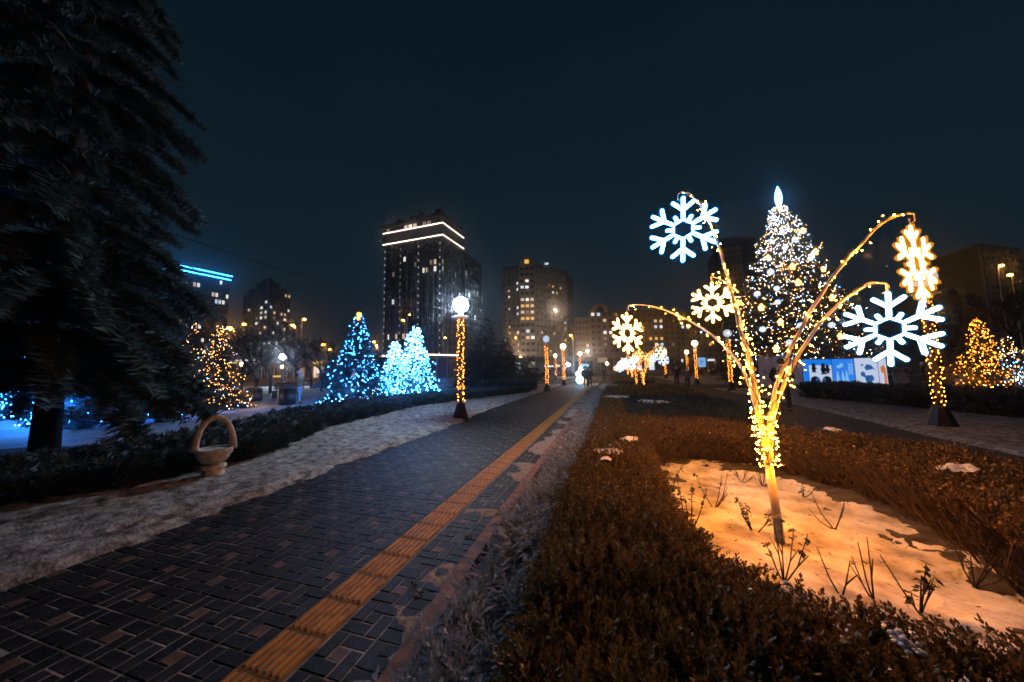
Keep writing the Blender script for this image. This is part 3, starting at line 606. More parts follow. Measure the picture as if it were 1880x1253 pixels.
V, T = scatter(SPR_T[0], SPR_T[1], P2, frames(D2, rng.uniform(0, 6.3, len(x2))), rng.uniform(.09, .21, len(x2)))
tag(obj('border_shrubs', npmesh('border_shrubs', V, T), M['frost'], stuff=True), 'twiggy frosted shrubs rising in clumps from the tufted border', 'border shrubs')
ks = 500; xs = rng.uniform(-.35, 4.1, ks); ys = rng.uniform(.8, 8.0, ks); oks = (inpoly(xs, ys, POLY_L) | inpoly(xs, ys, POLY_F)) & (fbm(xs, ys, 1.6) > .5); mb = MB()
for x_q, y_q in zip(xs[oks], ys[oks]): mb.ball((x_q, y_q, (.44 if x_q < .5 or y_q < 2 else .50)*(1+.28*(float(fbm(np.array([x_q]), np.array([y_q]), 1.7)[0])-.5))-.015), rng.uniform(.006, .018), 6, 4, .6)
tag(mb.build('snow_crumbs', M['snow'], None, True, True), 'crumbs of snow caught in the tops of the two hedges round the bed', 'snow crumbs')
tag(sheet('border_mound', [(-1.02,.2),(-.52,.2),(-.52,23),(-1.02,23)], .06, lambda x, y, sd: -.03+.20*np.clip(fbm(x, y, 2.4), .2, .8)*np.clip(sd/.2, 0, 1), M['litter']), kind='structure')
# ------------------------------------------------------------------ rose stems in the bed
def rose(u, v, h, n, seed, lab, leaves=6, lean=.20):
    r = random.Random(seed); p = G(u, v, .05); t = thing('rose_bush', lab, 'rose bush', (p[0], p[1], .02), 0, 'pruned rose bushes in the snowy bed'); m_ = MB(); lf = MB()
    m_.tube([(0,0,-.03),(.005,0,.03),(0,.01,.05)], [.016,.014,.009], 6)
    for k in range(n):
        a = r.uniform(0, 2*PI); ln = r.uniform(.05, lean); hh = h*r.uniform(.7, 1.5); pts = [np.array([0,0,.03]), np.array([math.cos(a)*ln*.5, math.sin(a)*ln*.5, hh*.45]), np.array([math.cos(a)*ln*r.uniform(.8,1.2), math.sin(a)*ln, hh])]
        m_.tube(pts, [.0055, .0042, .0022], 5)
        for q in range(5):
            tt = r.random(); b0 = pts[1]*(1-tt)+pts[2]*tt; aa = r.uniform(0, 6.3); m_.tube([b0, b0+np.array([math.cos(aa)*.012, math.sin(aa)*.012, .004])], [.002, .0003], 3)
        if r.random() < .6:
            b0 = pts[1]; a2 = a+r.uniform(-1, 1); m_.tube([b0, b0+np.array([math.cos(a2)*.06, math.sin(a2)*.06, .09])], [.005, .0025], 4)
        for q in range(int(leaves*1.7) if r.random() < .8 else 1):
            tt = r.uniform(.35, 1.05); b0 = pts[1]*(1-tt)+pts[2]*tt; aa = r.uniform(0, 6.3); d = np.array([math.cos(aa), math.sin(aa), r.uniform(-.9, .3)]); w = np.cross(d, [0, 0, 1]); w = w/np.linalg.norm(w)*.015; L = r.uniform(.03, .05)
            lf.add([b0, b0+d*L*.5+w+np.array([0,0,.004]), b0+d*L, b0+d*L*.5-w], [(0,1,2),(0,2,3)])
    m_.build('stem', M['rose'], t, True)
    if lf.v: lf.build('leaves', M['rose_leaf'], t)
rl = ['leafless forked rose stump right of the tilted pole', 'leafy rose bush in front of the tilted pole with one long arching cane', 'tall rose bush at the left edge of the snowy bed', 'thin rose canes in the left middle of the snow', 'leafy low rose in the middle of the snow left of the pole',
      'rose canes at the back of the bed under the brown hedge', 'small dark rose stump behind the pole on the right', 'bare rose cane standing by the near hedge rim', 'upright pair of bare canes near the front rim', 'rose twigs poking up beside the snow lump', 'rose bush half under the brown hedge on the right', 'leafy rose shoot at the far left corner of the bed', 'low rose stump at the back left of the bed']
for k, (u, v, h, n_, lv) in enumerate([(1533,975,.26,4,1),(1440,1075,.34,5,7),(1268,985,.40,6,7),(1312,938,.34,4,4),(1385,985,.25,4,8),(1400,895,.30,5,4),(1476,915,.16,3,3),(1545,1100,.28,2,1),(1605,1110,.32,3,1),(1690,1130,.30,5,6),(1790,1080,.26,5,2),(1222,905,.28,5,6),(1362,888,.18,3,2)]):
    rose(u, v, h, n_, 40+k, rl[k], lv)
mb = MB(); rd = random.Random(12)
for k in range(900):
    x, y = rd.uniform(.5, 3.0), rd.uniform(1.9, 6.0); a = rd.uniform(0, 6.3); L = rd.uniform(.006, .05)*(1 if rd.random() < .8 else 1.8); z = float(bsnow(np.array([x]), np.array([y]), np.array([1.0]))[0])+.003
    if rd.random() > .25+.6*float(fbm(np.array([x]), np.array([y]), 1.3)[0]): continue
    c, s_q = math.cos(a), math.sin(a); w = rd.uniform(.0015, .008); mb.add([(x-s_q*w, y+c*w, z), (x+c*L*.5-s_q*w*.5, y+s_q*L*.5+c*w*.5, z+.004), (x+c*L, y+s_q*L, z), (x+s_q*w, y-c*w, z)], [(0,3,2,1)])
tag(mb.build('twig_litter', M['rose'], None, stuff=True), 'bits of dead leaf and twig scattered on the bed snow', 'litter')
# fallen leaves on the path
for k, (u, v) in enumerate([(768, 1090), (757, 1075), (860, 985)]):
    p = G(u, v, .02); m_ = MB()
    for a in (0, 2.1, 4.0, 5.2): m_.add([(0,0,.004),(math.cos(a)*.03,math.sin(a)*.03,.016),(math.cos(a+.5)*.045,math.sin(a+.5)*.045,.006),(math.cos(a+.9)*.025,math.sin(a+.9)*.025,.014)], [(0,1,2,3)])
    o = m_.build('fallen_leaf', M['twig']); o.location = (p[0], p[1], .013); o.rotation_euler = (0,0,k*2.0); tag(o, ['curled dead leaf on the pavers beside the grit patch', 'second dead leaf just behind the curled one by the grit', 'dead leaf by the tufted border edge'][k], 'leaf', 'dead leaves on the path')
# ------------------------------------------------------------------ stone basket planter
p = G(390, 880); bx = thing('stone_basket_planter', 'stone planter shaped like a handled basket on a round foot by the hedge', 'planter', (p[0], p[1], 0), 1.02); bx.scale = (.67, .67, .96)
m_ = MB(); m_.lathe([(.20,0),(.20,.10),(.185,.14),(.19,.16),(.225,.17),(.235,.195),(.225,.22),(.19,.23),(.15,.235)], 32); m_.build('pedestal', M['stone'], bx, True)
m_ = MB()
prof = [(.12,.235),(.20,.26),(.27,.32),(.315,.40),(.335,.45),(.33,.47),(.29,.47),(.27,.44),(.10,.43),(.001,.43)]
m_.lathe(prof, 32); m_.build('bowl', M['stone'], bx, True)
wv = MB()                                                   # woven bricks of relief round the bowl
for row in range(4):
    z = .28+.042*row; r_ = .205+.034*row+(.012 if row < 3 else 0)
    for k in range(18):
        a = (k+.5*(row % 2))*2*PI/18; w = .15; 
        for s in (0,):
            c0, s0 = math.cos(a-w), math.sin(a-w); c1, s1 = math.cos(a+w), math.sin(a+w); z1 = z+.034; r1 = r_+.028; q = .013
            wv.add([(c0*r_,s0*r_,z),(c1*r_,s1*r_,z),(c1*r1,s1*r1,z1),(c0*r1,s0*r1,z1),(c0*(r_+q)*.995,s0*(r_+q),z+.006),(c1*(r_+q),s1*(r_+q)*.995,z+.006),(c1*(r1+q),s1*(r1+q),z1-.006),(c0*(r1+q),s0*(r1+q),z1-.006)],
                   [(0,1,5,4),(1,2,6,5),(2,3,7,6),(3,0,4,7),(4,5,6,7)])
wv.build('weave_relief', M['stone'], bx, stuff=True)
hd = MB(); n = 22
hpts = [(.315*math.cos(PI*i/n)*(1.0 if 2 < i < n-2 else 1.02), 0, .44+.50*math.sin(PI*i/n)**.9) for i in range(n+1)]
hd.tube(hpts, [.078-.036*math.sin(PI*i/n)**.7 for i in range(n+1)], 8); hd.build('handle', M['stone'], bx, True)
m_ = MB(); m_.lathe([(.27,.438),(.2,.452),(.1,.447),(.001,.455)], 20); m_.build('snow_cap', M['snow'], bx, True)
# ------------------------------------------------------------------ globe lamp posts
def lamp_post(x, y, glow, label, slabel, wires=True, bn=120):
    t = thing('lamp_post', label, 'lamp post', (x, y, 0), random.uniform(0, 6), 'globe lamp posts along both paths')
    b = MB(); b.lathe([(.30,-.03),(.285,.0),(.13,.50),(.11,.52)], 8); b.build('base', M['black'], t)
    b = MB(); b.lathe([(.055,.5),(.05,2.0),(.045,3.30)], 10); b.build('pole', M['pole'], t, True)
    b = MB(); b.lathe([(.06,3.28),(.25,3.30),(.26,3.32),(.25,3.335),(.07,3.36),(.06,3.50)], 20); b.build('collar', M['collar'], t)
    b = MB(); b.ball((0,0,3.72), .24, 20, 12); b.build('globe', E_[glow], t, True)
    s = thing('string_lights', slabel, 'string lights', (x, y, 0), 0, 'string lights wound round the lamp posts')
    cb = MB(); turns = 26; k = 200; P = [(math.cos(i/k*turns*2*PI)*.072, math.sin(i/k*turns*2*PI)*.072, .56+2.68*i/k) for i in range(k+1)]
    cb.tube(P, .006, 3, cap=False); cb.build('cable', M['cable'], s)
    i = np.linspace(0, 1, bn); a = i*turns*2*PI+rng.normal(0, .3, bn); r_ = .085+np.abs(rng.normal(0, .022, bn))
    pts = np.stack([np.cos(a)*r_, np.sin(a)*r_, .56+2.68*i+rng.normal(0, .02, bn)], 1)
    obj('bulbs', bulbs_mesh('bulbs', pts, .0105), E_['bulb_lamp'], s, stuff=True)
lamps = [(-4.65, 9.74, 'globe', 'nearest left lamp post with a bright white globe by the blazing conifers', 'warm bulbs wound round the nearest left lamp post'),
 (-4.30, 23.03, 'globe_dim', 'second left lamp post with an unlit bluish globe', 'warm bulbs wound round the post with the bluish unlit globe'),
 (-4.25, 31.5, 'globe_warm', 'third left lamp post with a lit peach globe', 'warm bulbs wound round the third left lamp post'),
 (-8.3, 52, 'globe_warm', 'small far lamp post left of the third left one', 'bulbs wound round the small far left lamp post'),
 (-4.1, 48, 'globe_warm', 'lamp post behind the blue light figure at the path end', 'bulbs wound round the post behind the blue light figure'),
 (7.70, 10.78, 'globe_dim', 'nearest right lamp post, its top hidden behind the glowing snowflakes', 'warm bulbs wound round the nearest right lamp post'),
 (7.41, 24.3, 'globe_dim', 'right lamp post with a pale unlit globe seen between the branches', 'bulbs wound round the right post with the pale unlit globe'),
 (7.49, 33.3, 'globe_warm', 'right lamp post with a lit globe beside the blue billboard', 'bulbs wound round the post beside the blue billboard'),
 (10.6, 52, 'globe_warm', 'far right lamp post just behind the walking couple', 'bulbs wound round the far post behind the walking couple'),
 (7.4, 50, 'globe_warm', 'far lamp post left of the walking couple', 'bulbs wound round the far post left of the couple')]
for x, y, gl, a, b_ in lamps: lamp_post(x, y, gl, a, b_)
# ------------------------------------------------------------------ snowflake light trees
def snowflake_parts(em):
    R = .38; res = {}
    def rope(mb, p, q, off=.0125, r=.0075):
        p = np.array(p, float); q = np.array(q, float); d = q-p; L = np.linalg.norm(d); d /= L; n = np.array([-d[1], d[0]])
        pts = [p+n*off, p+n*off+d*(L-off), p+n*off*.7+d*(L-off*.3), p+d*L, p-n*off*.7+d*(L-off*.3), p-n*off+d*(L-off), p-n*off]
        mb.tube([(a[0], 0, a[1]) for a in pts], r, 6)
    rope_s = lambda mb, p, q: mb.tube([(p[0], 0, p[1]), (q[0], 0, q[1])], .030, 8)  # oversized tubes added round the ropes to imitate their halo
    hs = MB(); hs.tube([(.115*math.cos(PI/6+PI/3*k), 0, .115*math.sin(PI/6+PI/3*k)) for k in range(6)], .030, 8, closed=True)
    as_ = MB(); rope_s(as_, (0, .12), (0, R+.012)); rope_s(as_, (0, .235), (.122, .332)); rope_s(as_, (0, .235), (-.122, .332))
    ss_ = MB(); rope_s(ss_, (0, .105), (0, .187))
    hexa = MB(); hexa.tube([(.115*math.cos(PI/6+PI/3*k), 0, .115*math.sin(PI/6+PI/3*k)) for k in range(6)], .0135, 6, closed=True)
    arm = MB(); rope(arm, (0, .13), (0, R)); rope(arm, (0, .225), (.115, .325)); rope(arm, (0, .225), (-.115, .325))
    st = MB(); rope(st, (0, .105), (0, .175), .010, .0085)
    return hexa, arm, st, hs, as_, ss_
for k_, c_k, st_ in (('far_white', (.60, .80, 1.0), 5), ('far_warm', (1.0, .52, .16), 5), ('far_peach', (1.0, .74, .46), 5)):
    E_[k_] = emat(k_.replace('far', 'distant')+'_rope', c_k, st_); E_[k_+'_s'] = glow_shell(k_+'_glow_shell', c_k, .30, .75)
SFP = snowflake_parts(None); SF = {}
def snowflake(em, name, label, loc, rot, scale=1.0, group=None):
    if em not in SF:
        ms = []
        for nm, mb in zip(('ring', 'arm', 'spike', 'glow_shell', 'glow_shell', 'glow_shell'), SFP):
            me = bpy.data.meshes.new(nm); me.from_pydata(mb.v, [], mb.f); me.materials.append(E_[em+'_s'] if nm == 'glow_shell' else E_[em]); me.polygons.foreach_set('use_smooth', [True]*len(me.polygons)); ms.append(me)
        SF[em] = ms
    ms = SF[em]; t = thing(name, label, 'light decoration', loc, 0, group); t.rotation_euler = rot; t.scale = (scale,)*3
    o = obj('ring', ms[0], None, t); obj('glow_shell', ms[3], None, o)
    for k in range(6):
        o = obj('arm', ms[1], None, t); o.rotation_euler = (0, k*PI/3, 0); obj('glow_shell', ms[4], None, o)
        o = obj('spike', ms[2], None, t); o.rotation_euler = (0, k*PI/3+PI/6, 0); obj('glow_shell', ms[5], None, o)
    h = MB(); h.tube([(0, 0, .385), (.01, 0, .43), (0, 0, .46)], .006, 4); h.build('hook', M['galv'], t)
    return t
def bez(a, b, c, d, n):
    a, b, c, d = map(np.array, (a, b, c, d)); return [(1-t)**3*a+3*(1-t)**2*t*b+3*(1-t)*t*t*c+t**3*d for t in np.linspace(0, 1, n)]
bulb_proto = None
def string_along(s, curves, step, spread, near, cable_turn=2.2, em='bulb_near', r=.0042):
    """cable wound along each curve with bulbs on short leads"""
    global bulb_proto
    cb = MB(); pts_all = []
    for ci, (pts, rad, dens) in enumerate(curves):
        pts = np.array(pts); seg = np.linalg.norm(np.diff(pts, axis=0), axis=1); L = seg.sum(); cum = np.concatenate([[0], np.cumsum(seg)]); n = max(8, int(L/.012))
        tt = np.linspace(0, L, n); C = np.stack([np.interp(tt, cum, pts[:, i]) for i in range(3)], 1); R_ = np.interp(tt, cum, rad)
        tang = np.gradient(C, axis=0); tang /= np.linalg.norm(tang, axis=1, keepdims=True); a = np.cross(tang, [0.3, .2, 1.0]); a /= np.linalg.norm(a, axis=1, keepdims=True); b = np.cross(tang, a)
        for w in range(2 if dens > 30 else 1):
            ph = tt*2*PI*cable_turn*(4 if dens > 60 else 1)*(1 if w == 0 else -.8)+w*2+ci; wob = 1.08+.35*np.abs(np.sin(tt*11+ci*2+w))
            Q = C+(a*np.cos(ph)[:, None]+b*np.sin(ph)[:, None])*(R_*wob+.004)[:, None]
            cb.tube(Q[::2], .0035, 4, cap=False)
        k = int(L*dens)
        for q in range(k):
            i = rng.integers(0, n); th = rng.uniform(0, 2*PI); off = R_[i]+.008+abs(rng.normal(0, spread)); p_ = C[i]+(a[i]*math.cos(th)+b[i]*math.sin(th))*off; p_[2] -= .3*abs(off-R_[i]); pts_all.append(p_)
            if near: cb.tube([C[i]+(a[i]*math.cos(th)+b[i]*math.sin(th))*R_[i], p_], .002, 3, cap=False)
    cb.build('cable', M['cable'], s)
    if not near:
        obj('bulbs', bulbs_mesh('bulbs', pts_all, r), E_[em], s, stuff=True)
    else:
        pts_all = [pts_all[i] for i in rng.permutation(len(pts_all))]
        if len(pts_all) > 295: obj('bulbs', bulbs_mesh('bulbs', pts_all[295:], r*1.1), E_['bulb_near'], s, stuff=True)
        for q, p_ in enumerate(pts_all[:295]):
            k = 'bulb_white' if q % 23 == 7 else 'bulb_near'
            if bulb_proto is None: bulb_proto = {}
            if k not in bulb_proto:
                m_ = MB(); m_.ball((0,0,0), r, 8, 5, 1.5); me = bpy.data.meshes.new('bulb'); me.from_pydata(m_.v, [], m_.f); me.materials.append(E_[k]); bulb_proto[k] = me
            o = obj('bulb', bulb_proto[k], None, s); o.location = p_; o.rotation_euler = (rng.uniform(-1.5,1.5), rng.uniform(-1.5,1.5), 0)
tips = {'A': D(1253, 352, 3.45), 'B': D(1156, 560, 5.4), 'C': D(1306, 508, 5.3), 'D': D(1664, 392, 2.75), 'E': D(1612, 520, 2.75)}
base = np.array(G(1435, 1008, .02)); mid = D(1411, 850, 2.86); split = D(1402, 790, 2.9)
lt = thing('snowflake_light_tree', 'tall pale pole splitting into five drooping branches hung with glowing snowflakes, in the snowy bed', 'light tree', tuple(base))
m_ = MB(); m_.tube([(0,0,-.05), tuple((mid-base)*.5), tuple(mid-base)], [.036,.033,.031], 12); m_.build('pole', M['wood'], lt, True)
m_ = MB(); m_.tube([(0,0,-.03),(0,0,.03)], [.055,.05], 12); m_.build('foot_collar', M['stone'], lt, True)
curves = []
VIA = {'A': [(1392,760,2.9),(1380,690,2.95),(1360,610,3.05),(1341,530,3.15),(1320,455,3.3),(1292,388,3.4),(1268,358,3.45)],
 'B': [(1390,760,2.95),(1372,695,3.2),(1336,643,3.7),(1288,602,4.3),(1235,575,4.9),(1190,561,5.2)],
 'C': [(1398,760,2.95),(1384,690,3.2),(1368,620,3.8),(1352,560,4.4),(1332,518,5.0)],
 'D': [(1414,760,2.9),(1436,680,2.9),(1474,598,2.85),(1520,520,2.8),(1570,458,2.78),(1625,407,2.75)],
 'E': [(1420,760,2.9),(1446,690,2.9),(1478,632,2.85),(1518,580,2.8),(1560,543,2.78),(1592,522,2.75)]}
for k, (n_, tp) in enumerate(tips.items()):
    s0 = mid-(mid-base)*.02+np.array([math.cos(k*1.26)*.014, math.sin(k*1.26)*.014, 0]); d = tp-split; end = tp
    ctl = [s0]+[D(*q) for q in VIA[n_]]+[tp]; ctl = [2*ctl[0]-ctl[1]]+ctl+[2*ctl[-1]-ctl[-2]]; pts = []
    for q in range(1, len(ctl)-2):
        for t_ in np.linspace(0, 1, 7)[:-1]:
            p0_, p1_, p2_, p3_ = ctl[q-1:q+3]; pts.append(.5*(2*p1_+(p2_-p0_)*t_+(2*p0_-5*p1_+4*p2_-p3_)*t_**2+(3*p1_-p0_-3*p2_+p3_)*t_**3))
    pts.append(tp); pts = [pts[i_] for i_ in np.linspace(0, len(pts)-1, 26).round().astype(int)]; pts = [p+np.array([rng.normal(0,.005), rng.normal(0,.005), 0]) for p in pts]
    rad = np.linspace(.019, .0075, 26)
    m_ = MB(); m_.tube([p-base for p in pts], rad, 8); m_.build('branch', M['wood'], lt, True)
    dh = np.array([d[0], d[1], 0]); dh /= np.linalg.norm(dh)
    m_ = MB(); hk = [end-base, end-base+dh*.05+np.array([0,0,-.01]), end-base+dh*.05+np.array([0,0,-.07]), end-base+dh*.02+np.array([0,0,-.09])]; m_.tube(hk, [.008,.006,.005,.004], 6); m_.build('hook', M['wood'], lt, True)
    curves.append((pts[:11], rad[:11]*1.3, 34)); curves.append((pts[11:], rad[11:], {'A': 24, 'B': 17, 'C': 22, 'D': 18, 'E': 14}[n_]))
curves.insert(0, ([mid+(base-mid)*.06, mid, split, split+(split-mid)*.5], [.036,.042,.055,.07], 95))
sl = thing('string_lights', 'warm bulbs on dark cable tangled round the near snowflake light tree', 'string lights', (0,0,0))
string_along(sl, curves, .05, .026, True)
for q, (f_, pw) in enumerate([(-.05, 9), (.25, 9), (.5, 9), (.8, 9), (1.1, 9), (1.5, 9)]):         # the light the bulb cluster gives off
    c_l = mid+(split-mid)*f_; a_l = q*2.4+.4; l = bpy.data.lights.new('bulb_glow', 'POINT'); l.energy = pw; l.color = (1.0, .23, .006); l.shadow_soft_size = .02
    o = bpy.data.objects.new('bulb_glow', l); COL.objects.link(o); o.parent = sl; o.location = c_l+np.array([math.cos(a_l)*(.15+.05*f_), math.sin(a_l)*(.15+.05*f_), 0])
for cu_, pw in zip(curves[2::2], (14, 190, 50, 9, 7)):
    P_ = np.array(cu_[0]); l = bpy.data.lights.new('bulb_glow', 'POINT'); l.energy = pw; l.color = (1.0, .30, .02); l.shadow_soft_size = .02; o = bpy.data.objects.new('bulb_glow', l); COL.objects.link(o); o.parent = sl; o.location = P_[len(P_)//2]+np.array([.05, -.05, -.06])
def face_cam(loc, extra): return (0, 0, math.atan2(-loc[0], loc[1])+extra)
gsn = 'snowflakes of the near light tree'
for (u, v, dep, em, sc, yawx, tilt, lab) in [(1254, 421, 3.45, 'rope_ice', .92, .12, .06, 'large icy blue snowflake hanging highest at upper left of the light tree'),
      (1152, 612, 5.4, 'rope_warm', .88, .75, .0, 'golden snowflake at the tip of the long left branch'),
      (1308, 556, 5.3, 'rope_warm', .86, .10, .03, 'small golden snowflake in the middle beneath the icy blue one'),
      (1684, 485, 2.75, 'rope_warm', .86, 1.27, -.12, 'golden snowflake turned edge-on at the right, above the white one'),
      (1633, 604, 2.7, 'rope_white', .80, -.15, .05, 'large white snowflake at lower right in front of the picture boards')]:
    L_ = D(u, v, dep); ry = face_cam(L_, yawx)[2]
    snowflake(em, 'snowflake_light', lab, tuple(L_), (0, tilt, ry), sc, gsn)
# distant light trees
ftl = ['second snowflake light tree, wound with bulbs, down the middle of the park', 'third snowflake light tree in the distant cluster', 'fourth snowflake light tree in the distant cluster', 'farthest snowflake light tree of the row']
for k, (x, y) in enumerate([(2.13, 24.0), (2.2, 31), (2.27, 38), (2.32, 48)]):
    t = thing('snowflake_light_tree', ftl[k], 'light tree', (x, y, 0), 0, 'distant snowflake light trees'); m_ = MB(); m_.tube([(0,0,-.05),(0,0,.95)], [.04,.035], 8); m_.build('pole', M['wood'], t, True)
    cu = [([(x,y,.1),(x,y,1.0)], [.04,.05], 40)]
    for q in range(5):
        a = q*2*PI/5+k*.4+.35; L = 1.5+.15*math.sin(q*2.0); z1 = 2.5+.5*math.sin(q*1.9+k)
        pts = bez((0,0,.9), (math.cos(a)*.2, math.sin(a)*.2, 1.6), (math.cos(a)*L*.7, math.sin(a)*L*.7, z1+.35), (math.cos(a)*L, math.sin(a)*L, z1), 12)
        m_ = MB(); m_.tube(pts, np.linspace(.022,.01,12), 6); m_.build('branch', M['wood'], t, True); cu.append(([p+np.array([x,y,0]) for p in pts], np.linspace(.022,.01,12), 13))
        em = ['far_white','far_warm','far_white','far_white','far_peach'][(q+k) % 5]
        us_ = [math.cos(q2*2*PI/5+k*.4+.35) for q2 in range(5)]; rk = sorted(range(5), key=lambda q2: us_[q2]).index(q)
        snowflake(em, 'snowflake_light', '%s of five small snowflakes on the %s light tree of the row' % (['leftmost', 'second from left', 'middle one', 'second from right', 'rightmost'][rk], ['second', 'third', 'fourth', 'farthest'][k]), (x+math.cos(a)*L, y+math.sin(a)*L, z1-.45), (0, 0, random.uniform(-.7,.7)), 1.0, 'snowflakes of the distant light trees')
    s = thing('string_lights', ['warm bulbs wound on the second light tree', 'bulbs wound on the third light tree in the distance', 'bulbs wound on the fourth light tree in the distance', 'bulbs wound on the farthest light tree'][k], 'string lights', (0,0,0), 0, 'string lights of the distant light trees')
    string_along(s, cu, .05, .03, False, em='bulb_lamp', r=.011)
# ------------------------------------------------------------------ the big decorated tree behind the boards
bxp = at(1457, 24.0); bh = zat(bxp[0], bxp[1], 378)
bt = thing('christmas_tree', 'huge decorated Christmas tree with a glowing blue spire behind the picture boards', 'tree', (bxp[0], bxp[1], 0), .4)
Vb, Tb, TB, BRb = conifer(bh, bh*.285, 330, 44, bh*.075, 77, z0=.06, droop=.20, power=.76, irregular=.14)
obj('crown', npmesh('crown', Vb, Tb), M['needle'], bt); trunk_mb(bh, .28, BRb, .04).build('trunk', M['bark'], bt, True)
sp_ = MB(); sp_.lathe([(.02,0),(.10,.15),(.20,.55),(.22,.9),(.16,1.3),(.06,1.6),(.01,1.75)], 10, (0, 0, bh*.985)); E_['spire'] = emat('blue_spire_light', (.10, .40, 1.0), 30); sp_.build('spire', E_['spire'], bt, True)
sl = thing('string_lights', 'thousands of mixed warm and white bulbs all over the huge Christmas tree', 'string lights', (bxp[0], bxp[1], 0), .4)
TB = TB[TB[:, 2] > 1.9]
def pick(n, zr=(0, 1), az=None):
    q = TB[(TB[:, 2] > zr[0]*bh) & (TB[:, 2] < zr[1]*bh)]; q = q[rng.choice(len(q), n)]; return q*np.array([1.03, 1.03, 1])+rng.normal(0, .06, (n, 3))
E_['tree_warm'] = emat('tree_bulb_warm', (1.0, .40, .08), 95); E_['tree_cool'] = emat('tree_bulb_cool', (.62, .78, 1.0), 75)
for em, n_, zr in [('tree_warm', 1900, (0, 1)), ('tree_cool', 1500, (0, 1)), ('bulb_gold', 420, (0, .8)), ('bulb_ice', 260, (0, 1)), ('tree_cool', 800, (.62, 1)), ('bulb_blue', 120, (0, .6))]:
    obj('bulbs', bulbs_mesh('bulbs', pick(n_, zr), .0125), E_[em], sl, stuff=True)
# ornaments: warm gingerbread-like figures and white star clusters
E_['orn_w'] = emat('warm_ornament', (1.0, .42, .09), 8, False); E_['orn_c'] = emat('white_ornament', (.65, .82, 1.0), 2.6, False)
def orn_fig():
    m_ = MB(); m_.ball((0,0,.30), .16, 10, 7); m_.ball((0,0,-.02), .23, 10, 7); m_.ball((-.24,0,.08), .10, 8, 6); m_.ball((.24,0,.08), .10, 8, 6); m_.ball((-.13,0,-.28), .12, 8, 6); m_.ball((.13,0,-.28), .12, 8, 6); return m_
def orn_star():
    m_ = MB()
    for k in range(6):
        a = k*PI/3; m_.tube([(0,0,0),(math.cos(a)*.40,.0,math.sin(a)*.40)], [.035,.02], 5)
        for s in (-1,1): m_.tube([(math.cos(a)*.22,0,math.sin(a)*.22),(math.cos(a+s*.45)*.38,0,math.sin(a+s*.45)*.38)], [.022,.014], 4)
    return m_
mw_ = bpy.data.meshes.new('ornament'); t_ = orn_fig(); mw_.from_pydata(t_.v, [], t_.f); mw_.materials.append(E_['orn_w'])
mc_ = bpy.data.meshes.new('ornament'); t_ = orn_star(); mc_.from_pydata(t_.v, [], t_.f); mc_.materials.append(E_['orn_c'])
def on_tree(u, v):
    """point on the visible side of the tree cone under this sight line"""
    best = None
    for dd in np.linspace(16, 24, 160):
        p = D(u, v, dd); r_ = math.hypot(p[0]-bxp[0], p[1]-bxp[1]); R_ = bh*.31*max(0.02, 1-p[2]/bh)**.76+.1
        if r_ <= R_: return p
    return D(u, v, 24-1.0)
ORD = ['highest','second highest','third highest','fourth highest','fifth highest','sixth from the top','seventh from the top','sixth from the bottom','fifth lowest','fourth lowest','third lowest','second lowest','lowest']
for k, (u, v) in enumerate([(1474,425),(1497,463),(1455,490),(1465,519),(1512,495),(1398,565),(1433,592),(1528,547),(1543,618),(1410,473),(1500,600),(1425,641)]):
    rk = sorted([425,463,490,519,495,565,592,547,618,473,600,641]).index(v)
    p = on_tree(u, v); o = obj('ornament', mw_, None); o.location = p; o.rotation_euler = (0,0,face_cam(p,0)[2]); o.scale = (random.uniform(.38,.58),)*3
    tag(o, '%s of the glowing warm figure ornaments on the huge Christmas tree' % (ORD[rk] if rk < 7 else ORD[rk+1]), 'ornament', 'warm figure ornaments on the Christmas tree')
for k, (u, v) in enumerate([(1441,455),(1488,475),(1415,500),(1426,530),(1497,557),(1428,555),(1527,597),(1470,598),(1400,605),(1545,590),(1460,440),(1390,540),(1450,630)]):
    rk = sorted([455,475,500,530,557,555,597,598,605,590,440,540,630]).index(v)
    p = on_tree(u, v); o = obj('ornament', mc_, None); o.location = p; o.rotation_euler = (0,k,face_cam(p,0)[2]); o.scale = (random.uniform(.38,.58),)*3
    tag(o, '%s of the white star ornaments on the huge Christmas tree' % ORD[rk], 'ornament', 'white star ornaments on the Christmas tree')
